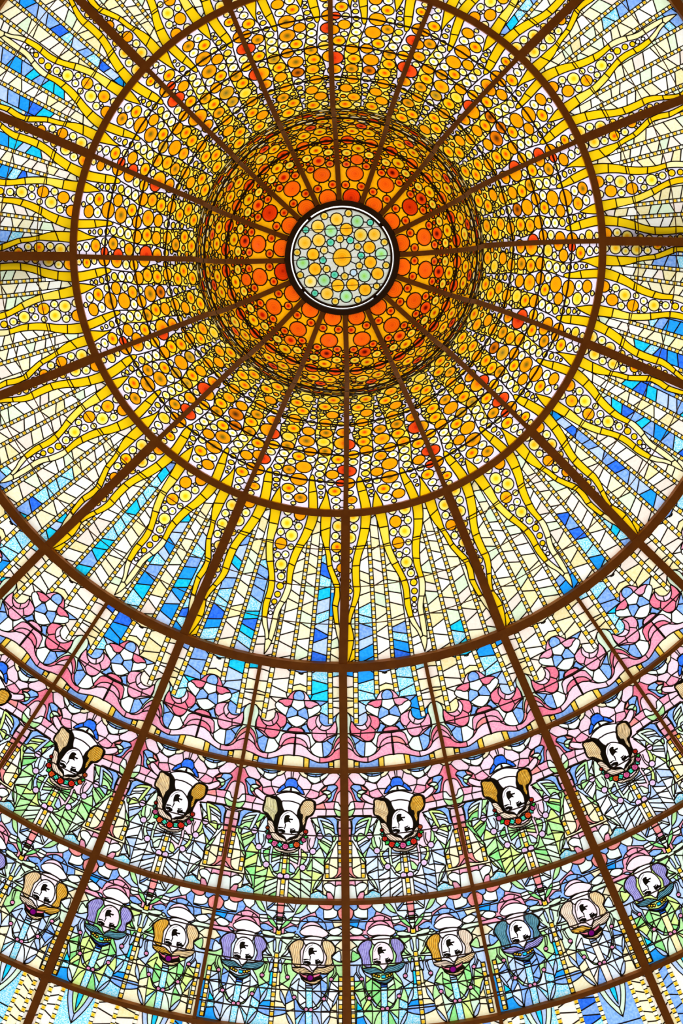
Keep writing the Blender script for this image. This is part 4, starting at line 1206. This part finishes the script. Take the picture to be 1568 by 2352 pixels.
    TI = [(372, 1030, 18), (396, 1040, 18), (422, 1047, 18), (514, 1042, 18), (540, 1033, 18), (562, 1020, 15)]
    over = []
    D = {}
    for side_, ang in (('', 0.0), ('b', 2*2.8125*DEG)):
        rt = (lambda l: rot([l], ang)[0]) if ang else (lambda l: l)
        for o_, m in HEADS: over.append((rt(parse('@' + o_, C)[0]), m if not m.startswith('SK') else m.replace('SK', 'SK' + side_)))
        for h_ in HAIRS: over.append((rt(parse('@' + h_[0], C)[0]), h_[1].replace(':', side_ + ':')))
        if not side_:
            for u, v, r in TI: x, y = C(u, v); over.append((circle(x, y, r*SC*.9, 10), 'gold:tiara'))
            over.append((parse('#452 1032 496 1030 497 1066 454 1068', C)[0], 'cyan:tiara'))
        else:
            over.append((parse('#1100 930 1145 950 1200 945 1192 985 1150 975 1115 955', C)[0], 'rose:tiara')); over.append((parse('#1240 935 1290 915 1332 892 1322 930 1290 950 1262 965', C)[0], 'rose:tiara'))
            jx, jy = C(1227, 970); over.append((circle(jx, jy, 7.6), 'jewel:jewel'))
    def outside_head(l):
        o, cur = [], []
        for a_, b_ in zip(l, l[1:]):
            n_ = max(1, int(math.dist(a_, b_)/1.5))
            for t in range(n_):
                p_ = (a_[0]+(b_[0]-a_[0])*t/n_, a_[1]+(b_[1]-a_[1])*t/n_)
                if any(inside(p_, q_) for q_, _ in over):
                    if len(cur) > 1: o.append(cur)
                    cur = []
                else: cur.append(p_)
        cur.append(l[-1])
        if len(cur) > 1: o.append(cur)
        return o
    hl = []
    for k, (q_, m) in enumerate(over):
        cur = []
        for p_ in q_:
            if any(inside(p_, r_) for r_, _ in over[k+1:]):
                if len(cur) > 1: hl.append(cur)
                cur = []
            else: cur.append(p_)
        if len(cur) > 1: hl.append(cur)
    lines = sum([outside_head(l) for l in lines], []) + hl
    sd = seeds_of('''770 230 coral;770 300 coral;775 365 pink;780 395 leaf;782 418 leafw;785 445 leafw;540 285 leaf;700 455 leafd;145 285 cornf;270 285 coral;410 290 milk;235 365 milk;345 370 cornf;480 345 peri;240 460 cornf;150 465 azure;125 380 coral;180 560 milk;600 430 milk;660 510 cornf;430 415 pink;300 490 blush;540 470 coral;440 465 blush;420 365 pink;
690 585 leafw;180 625 leafw;285 612 peri;595 592 cornf;785 690 peri;790 910 peri;650 260 sky;690 290 sky;660 355 sky;600 245 sky;480 1250 SP;485 1500 SP;480 1150 royal;190 1290 peri;770 1260 peri;310 1540 peri;700 1500 peri;200 1010 CHN;228 1000 CHN;290 1220 CHN;395 1365 CHN;727 980 CHN;672 1200 CHN;570 1370 CHN;810 1060 cyan;815 1200 cyanw;800 1330 azure;810 1410 cornf;800 1520 cyanw;210 1390 cyan;215 1450 cyanw;215 1540 azure;130 960 peri;440 430 pink''', C)
    MAT['SP'] = MAT['cyan']
    sd += [(-x, y, {'royal': 'peri', 'azure': 'cream', 'cyan': 'sand', 'cyanw': 'cream'}.get(m, m)) for x, y, m in sd if abs(x) > 3]
    def default(c, p):
        x, y = c
        if any(math.hypot(x-b[0], y-b[1]) < b[2] for b in allb): return None
        if y < C(480, 560)[1]: return pick(None, c, ['milk', 'sky', 'cornf', 'peri', 'milk', 'ice', 'milk'])
        if abs(x) > q_edge(y) - 16: return pick(None, c, ['cyanw', 'peri', 'cream', 'royal'])
        return 'LEAF2'
    q_edge = lambda y: y*math.tan(HQ)
    done = build_sheet(T, out, lines, sd, default, skip=st, small=8, clip=(Q6, Q7, HQ), tol=4, over=over, ray=8)
    T.lead += fr_
    for b in allb: T.roundel(b[0], b[1], b[2], b[2]*PX*.97, 'beadp', 'bead')
    def owner(nm, pt_):
        w_ = T.pt(*pt_); return min(done.get(nm, [-1]), key=lambda i: (T.items[i]['loc'] - w_).length if i >= 0 else 0)
    # features drawn for the first row fit these smaller faces: scale them onto each face
    fc = (710, 740)
    for side_, ang in (('', 0.0), ('b', 2*2.8125*DEG)):
        rt = (lambda l: rot([l], ang)[0]) if ang else (lambda l: l)
        Cf = lambda u, v: rt([C(468 + (u-710)*.93, 822 + (v-738)*.88)])[0]
        fi = owner('face', Cf(710, 740))
        paint_shapes(T, [parse('#' + q_, Cf)[0] for q_ in FACE], fi, 'painted_features')
        paint_strokes(T, [parse(q_, Cf)[0] for q_ in FACE_LINES], .7, fi, 'painted_lines')
        for o_, m, n, al, bd in HAIRS:
            pl = rt(parse('@' + o_, C)[0][:-1]); pl = pl if area(pl) > 0 else pl[::-1]
            paint_strokes(T, strands(pl, n, tuple(rt([C(*al[0]), C(*al[1])])), bd, R_), .75, owner('hair', centroid(pl)), 'hair_strands')
    T.finish()
    for q in (1543, 1585, 1642, 1702, 1749): T.bars([[(q*math.sin(t), q*math.cos(t)) for t in [(-1+2*k/6)*HQ for k in range(7)]]], 1.3, .034, 'iron_dark', base=.02)
    return T

# ------------------------------------------------ outermost row: mosaic strips and the tips of the robes
def tpl_border():
    T = Tpl(pt_flat, 2.5); R_ = random.Random(41)
    out = polar_outline(Q7, Q8, HQ); used, fr_, st = [], [], []
    F1 = 2.8125*DEG
    ths = [-HQ + .62*DEG, -F1 - 1.3*DEG, -F1 + 1.3*DEG, 0, F1 - 1.3*DEG, F1 + 1.3*DEG, HQ - .62*DEG]
    for k, t in enumerate(ths): st.append(tiled_strip(T, ((Q7-2)*math.sin(t), (Q7-2)*math.cos(t)), ((Q8+2)*math.sin(t), (Q8+2)*math.cos(t)), 9.6, 11, k % 2, fr_, used))
    lines = list(st); edges = [-HQ] + ths + [HQ]; tips = []
    for s_ in (-1, 1):
        base = lambda pts: [((q*math.sin(s_*F1) + x*math.cos(s_*F1)), q*math.cos(s_*F1) - x*math.sin(s_*F1)) for x, q in pts]
        for k_ in (-1, 1):
            tips.append(spline(base([(k_*34, Q7-4), (k_*25, 1830), (k_*11, 1862), (0, 1880)]))); tips.append(spline(base([(k_*22, Q7-4), (k_*15, 1825), (k_*6, 1848), (0, 1858)])))
            tips.append(spline(base([(k_*7, Q7-4), (k_*5, 1825), (0, 1850)])))
        tips.append(base([(0, 1857), (0, 1881)]))
    lines += tips
    for ci in range(len(edges)-1):
        a, b = edges[ci], edges[ci+1]; q = Q7 + R_.uniform(8, 20); wide = abs((a+b)/2 - F1) < .02*DEG or abs((a+b)/2 + F1) < .02*DEG
        while q < Q8:
            d = R_.uniform(3, 9)*R_.choice((-1, 1)); l = []
            for k in range(20):
                t = a + (b-a)*k/19; qq = q + (k/19-.5)*2*d; l.append((qq*math.sin(t), qq*math.cos(t)))
            def free(p_): return all(abs(math.atan2(*p_)-s_)*math.hypot(*p_) > 4.4 for s_ in ths)
            l = [p_ for p_ in l if free(p_)]
            if len(l) > 1 and not (wide and q < 1892): lines.append(l)
            q += R_.uniform(18, 30)
    def default(c, p):
        th, q = math.atan2(*c), math.hypot(*c)
        for s_ in (-1, 1):
            dx = (th - s_*F1)*q
            if q < 1880:
                w2 = 34*math.sqrt(max(0, 1-((q-Q7+4)/86)**2)); w1 = 22*math.sqrt(max(0, 1-((q-Q7+4)/64)**2))
                if abs(dx) < w1: return 'SP' if abs(dx) < 6.5 else 'LEAF2'
                if abs(dx) < w2: return 'CHN'
        return pick(None, c, ['cream', 'sand', 'white', 'cream', 'bisque'])
    build_sheet(T, out, lines, [], default, skip=st, small=6, ray=4, tol=3, clip=(Q7, Q8, HQ))
    for it in T.items:
        if it['name'] == 'pane' and it['mat'] in ('cream', 'sand', 'white', 'bisque'):
            th = math.atan2(it['loc'].x, it['loc'].y) - twist(2000); it['tag'] = (sum(1 for t in ths if th > t), R_.random())
    T.lead += fr_; T.finish()
    return T

# ---------------------------------------------------------------- the hall below (out of the picture) and the plaster round the glass
def struct(name, verts, faces, mat):
    o = bpy.data.objects.new(name, mesh(name, verts, faces, mat)); COL.objects.link(o); o['kind'] = 'structure'; return o
HB, ZF, ZT = 13.0, -1.6, 10.6
struct('floor', [(-HB, -HB, ZF), (HB, -HB, ZF), (HB, HB, ZF), (-HB, HB, ZF), (-HB, -HB, ZF-.2), (HB, -HB, ZF-.2), (HB, HB, ZF-.2), (-HB, HB, ZF-.2)],
       [(0, 1, 2, 3), (7, 6, 5, 4), (0, 4, 5, 1), (1, 5, 6, 2), (2, 6, 7, 3), (3, 7, 4, 0)], 'stone_floor')
def wall(name, a, b):
    d = Vector((b[0]-a[0], b[1]-a[1], 0)).normalized(); n = Vector((d.y, -d.x, 0)) * .3
    p = [Vector((*a, ZF)), Vector((*b, ZF))]; V = [p[0], p[1], p[1]+n, p[0]+n]; V = V + [v + Vector((0, 0, ZT-ZF)) for v in V]
    struct(name, V, [(0, 1, 5, 4), (1, 2, 6, 5), (2, 3, 7, 6), (3, 0, 4, 7), (4, 5, 6, 7), (3, 2, 1, 0)], 'plaster')
wall('wall_front', (-HB, HB), (HB, HB)); wall('wall_back', (HB, -HB), (-HB, -HB))
wall('wall_left', (-HB, -HB), (-HB, HB)); wall('wall_right', (HB, HB), (HB, -HB))
# added lamps, unseen, put in to brighten the underside of the ironwork
m, nt, out_ = new_mat('lamp_glow'); em = node(nt, 'ShaderNodeEmission'); em.inputs[0].default_value = (1, .82, .56, 1); em.inputs[1].default_value = 26; nt.links.new(em.outputs[0], out_.inputs[0]); MAT['lamp_glow'] = m
def lamp(x, y, where_):
    e = bpy.data.objects.new('fill_lamp', None); COL.objects.link(e); e.location = (x, y, 2.6)
    e['label'] = f'added fill lamp, unseen, a glowing globe on a bracket, {where_}'; e['category'] = 'lamp'; e['group'] = 'added fill lamps in the hall'
    n_, V, F = 16, [], []
    for i in range(9):
        a = PI*i/8
        for k in range(n_): V.append((.3*math.sin(a)*math.cos(2*PI*k/n_), .3*math.sin(a)*math.sin(2*PI*k/n_), .3*math.cos(a)))
    for i in range(8):
        for k in range(n_): F.append((i*n_+k, (i+1)*n_+k, (i+1)*n_+(k+1) % n_, i*n_+(k+1) % n_))
    g_ = bpy.data.objects.new('globe', mesh('globe', V, F, 'lamp_glow')); COL.objects.link(g_); g_.parent = e
    dx = (HB - abs(x))*math.copysign(1, x) if abs(x) > abs(y) else 0; dy = (HB - abs(y))*math.copysign(1, y) if abs(y) > abs(x) else 0
    V = [(u*dx + (v*.05 if dy else 0), u*dy + (v*.05 if dx else 0), z) for z in (-.42, -.32) for u, v in ((0, -1), (1, -1), (1, 1), (0, 1))]
    b_ = bpy.data.objects.new('bracket', mesh('bracket', V, [(0, 1, 2, 3), (7, 6, 5, 4), (0, 4, 5, 1), (1, 5, 6, 2), (2, 6, 7, 3), (3, 7, 4, 0)], 'iron')); COL.objects.link(b_); b_.parent = e
lamp(-12.2, 0, 'on the left wall'); lamp(12.2, 0, 'on the right wall'); lamp(0, 12.2, 'on the front wall'); lamp(0, -12.2, 'on the back wall')
def pol3(q, th, z): 
    t = th + twist(q); return (q*PX*math.sin(t), q*PX*math.cos(t), z)
def sector_slab(V, F, q0, q1, t0, t1, z0, z1):
    n = max(1, int(abs(t1-t0)/(5*DEG)))
    for k in range(n):
        a, b = t0+(t1-t0)*k/n, t0+(t1-t0)*(k+1)/n; o = len(V)
        V += [pol3(q, t, z) for z in (z0, z1) for q, t in ((q0, a), (q1, a), (q1, b), (q0, b))]
        F += [(o, o+1, o+2, o+3), (o+7, o+6, o+5, o+4), (o, o+4, o+5, o+1), (o+2, o+6, o+7, o+3), (o+1, o+5, o+6, o+2), (o+3, o+7, o+4, o)]
V, F = [], []
QO = 3400
REACH = [(Q4, Q5, 3.0), (Q5, Q6, 2.0), (Q6, Q7, 1.5), (Q7, Q8, 1.5)]
for q0, q1, k in REACH: sector_slab(V, F, q0, q1, k*22.5*DEG, 2*PI - k*22.5*DEG, H, H+.15)
sector_slab(V, F, Q8, QO, 0, 2*PI, H, H+.15)
struct('ceiling', V, F, 'plaster')

# ---------------------------------------------------------------- the iron frame that holds the panels
fr = bpy.data.objects.new('skylight_frame', None); COL.objects.link(fr); fr.location = (0, 0, ZD)
fr['label'] = 'brown iron frame of rings and radial ribs holding the stained glass'; fr['category'] = 'frame'
def part(name, V, F, mat, lab=None):
    o = bpy.data.objects.new(name, mesh(name, V, F, mat)); COL.objects.link(o); o.parent = fr; o.location = (0, 0, -ZD)
    if lab: o['label'] = lab
    return o
def ring(q0, q1, z0, z1, mat='iron', rworld=None, lab=None, n=128):
    V, F = [], []
    for k in range(n):
        t = 2*PI*k/n
        for q, z in ((q0, z0), (q1, z0), (q1, z1), (q0, z1)):
            r = q*PX if rworld is None else q; V.append((r*math.sin(t), r*math.cos(t), z))
    for k in range(n):
        a, b = k*4, (k+1) % n*4
        for i in range(4): j = (i+1) % 4; F.append((a+i, a+j, b+j, b+i))
    return part('ring', V, F, mat, lab)
def rib(pts, wid, dep, up=.03, mat='iron'):
    "bar along (angle, position) points: pts are (centre point, across vector, normal towards the viewer)"
    V, F = [], []
    for p, ac, nn in pts:
        for s_, h in ((-.5, -up), (.5, -up), (.5, dep), (-.5, dep)): V.append(p + ac*wid*s_ + nn*h)
    n = len(pts)
    for k in range(n-1):
        a, b = k*4, k*4+4
        for i in range(4): j = (i+1) % 4; F.append((a+i, a+j, b+j, b+i))
    F += [(3, 2, 1, 0), (n*4-4, n*4-3, n*4-2, n*4-1)]
    return part('rib', V, F, mat)
def rib_curved(pr, th, wid, dep):
    pts = []
    for k in range(15):
        q = pr.q0 + (pr.q1-pr.q0)*k/14; t = th + twist(q); a = alpha(q, pr.flare); z = pr.zq(q); r = q*z/FPX
        pts.append((Vector((r*math.sin(t), r*math.cos(t), z)), Vector((math.cos(t), -math.sin(t), 0)), Vector((math.sin(a)*math.sin(t), math.sin(a)*math.cos(t), -math.cos(a)))))
    rib(pts, wid, dep)
def rib_flat(th, q0, q1, wid, dep):
    pts = []
    for k in range(9):
        q = q0 + (q1-q0)*k/8; t = th + twist(q)
        pts.append((Vector((q*PX*math.sin(t), q*PX*math.cos(t), H)), Vector((math.cos(t), -math.sin(t), 0)), Vector((0, 0, -1))))
    rib(pts, wid, dep)
for k in range(16):
    th = k*22.5*DEG
    rib_curved(BU, th, 10.5*8.3/FPX, .03); rib_curved(FL, th, 11.5*9.4/FPX, .035)
    rib_flat(th, Q3, Q4, 20*PX, .05)
for k in range(-3, 4): rib_flat(k*22.5*DEG, Q4, Q8 if abs(k) < 2 else (Q6 if abs(k) == 2 else Q5), 18.5*PX, .05)
for k in (-2.5, -1.5, -.5, .5, 1.5, 2.5): rib_flat(k*22.5*DEG, Q4, Q8 if abs(k) < 2 else Q5, 8.5*PX, .035)
rd = QD*ZD/FPX
ring(rd*.905, rd*1.0, ZD-.06, ZD+.03, 'iron_dark', 1)
ring(rd*.845, rd*.88, ZD-.04, ZD+.02, 'iron_dark', 1)
V, F = [], []
for k in range(4):
    t = (k*90+40)*DEG; c, s_ = math.cos(t), math.sin(t); o = len(V)
    for z in (ZD-.02, ZD+.01):
        for r_, w_ in ((.86, -.02), (.93, -.02), (.93, .02), (.86, .02)): V.append((rd*r_*s_ + w_*c, rd*r_*c - w_*s_, z))
    F += [(o, o+1, o+2, o+3), (o+7, o+6, o+5, o+4), (o, o+4, o+5, o+1), (o+1, o+5, o+6, o+2), (o+2, o+6, o+7, o+3), (o+3, o+7, o+4, o)]
part('clip', V, F, 'iron_dark')
re_ = QE*BU.z[-1]/FPX
ring(re_*.994, re_*1.004, BU.z[-1]-.02, BU.z[-1]+.03, 'iron_dark', 1)
ring(Q3-8, Q3+8, H-.06, H+.05)
ring(Q4-9.5, Q4+9.5, H-.06, H+.05)
ring(Q5-4.5, Q5+4.5, H-.04, H+.05)
ring(Q6-5, Q6+5, H-.04, H+.05)
ring(Q7-5.5, Q7+5.5, H-.04, H+.05)

# the roof beam that crosses behind the glass and shades the two side ribs
for s_ in (-1, 1):
    x0, x1, yb, w_ = s_*3.55, s_*12.5, -s_*.11, .13
    V = [(x, yb + k*w_, z) for z in (H+.1, H+.5) for x, k in ((x0, -1), (x1, -1), (x1, 1), (x0, 1))]
    part('roof_beam', V, [(0, 1, 2, 3), (7, 6, 5, 4), (0, 4, 5, 1), (1, 5, 6, 2), (2, 6, 7, 3), (3, 7, 4, 0)], 'iron_dark')

# ---------------------------------------------------------------- placing the panels
T = tpl_disc()
put(T, 'roundel_disc', 'round pane of yellow and green glass roundels at the very centre', 'glass panel', 'central disc', twist(QD))
def clock(j): # panel j runs from rib j to rib j+1, rib 0 at the foot of the picture, counted clockwise from the top rib
    return ORD[(7 - j) % 16]
TB, TF, TR = tpl_bowl(), tpl_flare(), tpl_rays()
for j in range(-8, 8):
    ang = (j+.5)*22.5*DEG; rr = random.Random(100+j)
    def ov_b(it):
        m = it['mat']
        if m == 'b_orange' and it['name'] == 'roundel': return 'b_red' if rr.random() < (.42 if abs(j) > 3 else .12) else None
        if m == 'b_redd': return rr.choice(['b_redd', 'b_redd', 'b_redc', 'b_orange'])
        if m == 'b_yelr' and rr.random() < .15: return 'b_yel'
    put(TB, 'bowl_panel', f'curved orange and red roundel panel of the hanging bowl, {clock(j)} clockwise from top', 'glass panel', 'panels of the hanging bowl', ang, ov_b)
    def ov_f(it):
        m = it['mat']
        if it['name'] == 'roundel':
            if m in ('olive', 'brown', 'amberd', 'amber'): return rr.choice(['olive', 'amberd', 'amber', 'amber', 'brown', 'yelo'] if m in ('olive', 'brown') else ['amberd', 'amber', 'amber'])
            if m == 'redr': return rr.choice(['redr', 'redr', 'amber', 'yelo'])
            if m == 'yelr' and rr.random() < .25: return rr.choice(['yelo', 'amber', 'yel'])
    put(TF, 'flare_panel', f'yellow roundel panel with flame tips round the bowl, {clock(j)} clockwise from top', 'glass panel', 'panels of the flare round the bowl', ang, ov_f)
    bl = BLUES.get(j, [])
    def ov_r(it):
        if it['tag']:
            ci, q, v = it['tag']
            if any(ci == c and q > q0 for c, q0 in bl): return blue_of((v*7.3 + j*.37) % 1)
            return ['cream', 'white', 'bisque', 'cream', 'sand', 'white', 'pgreen', 'cream', 'white', 'bisque'][int((v*13.7 + j*.61) % 1 * 10)]
        if it['mat'] in ('amber', 'yelr', 'yelo') and it['name'] == 'roundel': return rr.choice(['amber', 'yelo', 'yelp', it['mat']])
    nm = {0: 'cream mosaic'}.get(len(bl), 'cream and blue mosaic')
    put(TR, 'ray_panel', f'{nm if bl else "cream mosaic"} panel with golden flames and roundels, {clock(j)} clockwise from top', 'glass panel', 'panels of sun rays', ang, ov_r)
TS, TM = tpl_scroll(), tpl_maiden()
def side(h): # h: half bay, 0 is the one just right of the bottom rib
    return f'{ORD[h]} right of the bottom rib' if h >= 0 else f'{ORD[-h-1]} left of the bottom rib'
for h in range(-6, 6):
    rr = random.Random(300+h); hue = {0: ('b', 'b'), -1: ('w', 'b'), -2: ('b', 'b'), -3: ('b', 'w'), 1: ('w', 'b'), 2: ('w', 'w'), 3: ('b', 'w'), -4: ('w', 'w')}.get(h, ('w', 'b'))
    red = rr.random() < .35
    def ov(it):
        t = it['tag']
        if t and t[0] == 'col' and t[2] < 1110:
            if hue[0 if t[1] < 0 else 1] == 'w': return ['cream', 'white', 'sand', 'bisque'][int((t[3]*5.3+h*.3) % 1*4)]
            return blue_of((t[3]*3.7 + h*.41) % 1)
        if it['mat'] in ('pink', 'rose', 'blush', 'coral'): return rr.choice({'pink': ['pink', 'pink', 'blush', 'rose'], 'rose': ['rose', 'rose', 'pink'], 'blush': ['blush', 'blush', 'pink'], 'coral': ['coral', 'pink', 'rose']}[it['mat']])
    put(TS, 'scroll_panel', f'pink scroll and blue rosette glass panel, {side(h)}', 'glass panel', 'panels of scrolls and rosettes', (h+.5)*11.25*DEG, ov)
for h in range(-4, 4):
    green = h % 2 != 0; rr = random.Random(500+h)
    ha, hb = {0: ('blond', 'golden'), -1: ('sandhair', 'blond'), 1: ('golden', 'golden'), -2: ('blond', 'golden'), 2: ('blond', 'blond')}.get(h, ('blond', 'golden'))
    def ov(it):
        m = it['mat']
        if m == 'LEAF': return rr.choice(['leaf', 'leafw', 'leafy', 'leaf', 'leafw', 'leafd'] if green else ['sky', 'ice', 'sky', 'ice', 'peri', 'ice'])
        if m == 'CH': return rr.choice(['peri', 'sky']) if green else rr.choice(['leafw', 'leafy', 'leaf'])
        if m == 'CH2': return 'sky' if green else 'leafw'
        if m in ('HA', 'HB', 'HC'): return {'HA': ha, 'HB': hb, 'HC': 'pearlhair'}[m]
        if m in ('red', 'magenta', 'orangered') and it['name'] == 'flower': return rr.choice([m, m, 'red', 'magenta', 'orangered'])
    put(TM, 'stained_glass_maiden', f'maiden in a flower wreath over {"green" if green else "blue"} leaves, {side(h)}', 'glass panel', 'maidens with flower wreaths', (h+.5)*11.25*DEG, ov)
TP, TO = tpl_pair(), tpl_border()
for h in range(-3, 3):
    green = h % 2 == 0; rr = random.Random(700+h)
    def ov(it):
        m = it['mat']
        if m == 'LEAF2': return rr.choice(['leaf', 'leafd', 'leafy', 'leafw', 'leaf'] if green else ['sky', 'peri', 'ice', 'sky', 'cornf'])
        if m == 'CHN': return 'peri' if green else rr.choice(['leafw', 'leaf'])
        if m == 'SP': return rr.choice(['cyan', 'cyanw', 'cyanw']) if h < 1 else rr.choice(['sand', 'bisque', 'cyanw'])
        if m in ('SK', 'SKb'): return 'skinp' if rr.random() < .3 else 'skin'
        if m == 'H1': return 'mauve' if h != 1 else 'teal_hair'
        if m == 'H2': return 'teal_hair' if h != 1 else 'mauve'
        if m == 'H3': return rr.choice(['navy', 'teal_hair'])
        if m in ('H1b', 'H2b'): return rr.choice(['blond', 'pearlhair', 'blond', 'golden'])
        if m == 'H3b': return 'blond'
    put(TP, 'stained_glass_maidens', f'pair of banded maidens over {"green" if green else "blue"} robes, {side(h)}', 'glass panel', 'pairs of maidens with jewelled bands', (h+.5)*11.25*DEG, ov)
    blu = {-3: (4, 5, 1), -2: (2, 6), -1: (2, 1, 6), 0: (1, 2, 6), 1: (2, 4, 5), 2: (1, 5)}[h]
    def ov2(it):
        m = it['mat']
        if it['tag']: return blue_of((it['tag'][1]*3.3 + h*.21) % 1) if it['tag'][0] in blu else None
        if m == 'LEAF2': return rr.choice(['leaf', 'leafd', 'leafw'] if green else ['sky', 'peri', 'ice'])
        if m == 'CHN': return 'peri' if green else 'leafw'
        if m == 'SP': return 'cyan'
    put(TO, 'border_panel', f'outermost mosaic strip panel with robe tips, {side(h)}', 'glass panel', 'outermost mosaic panels', (h+.5)*11.25*DEG, ov2)
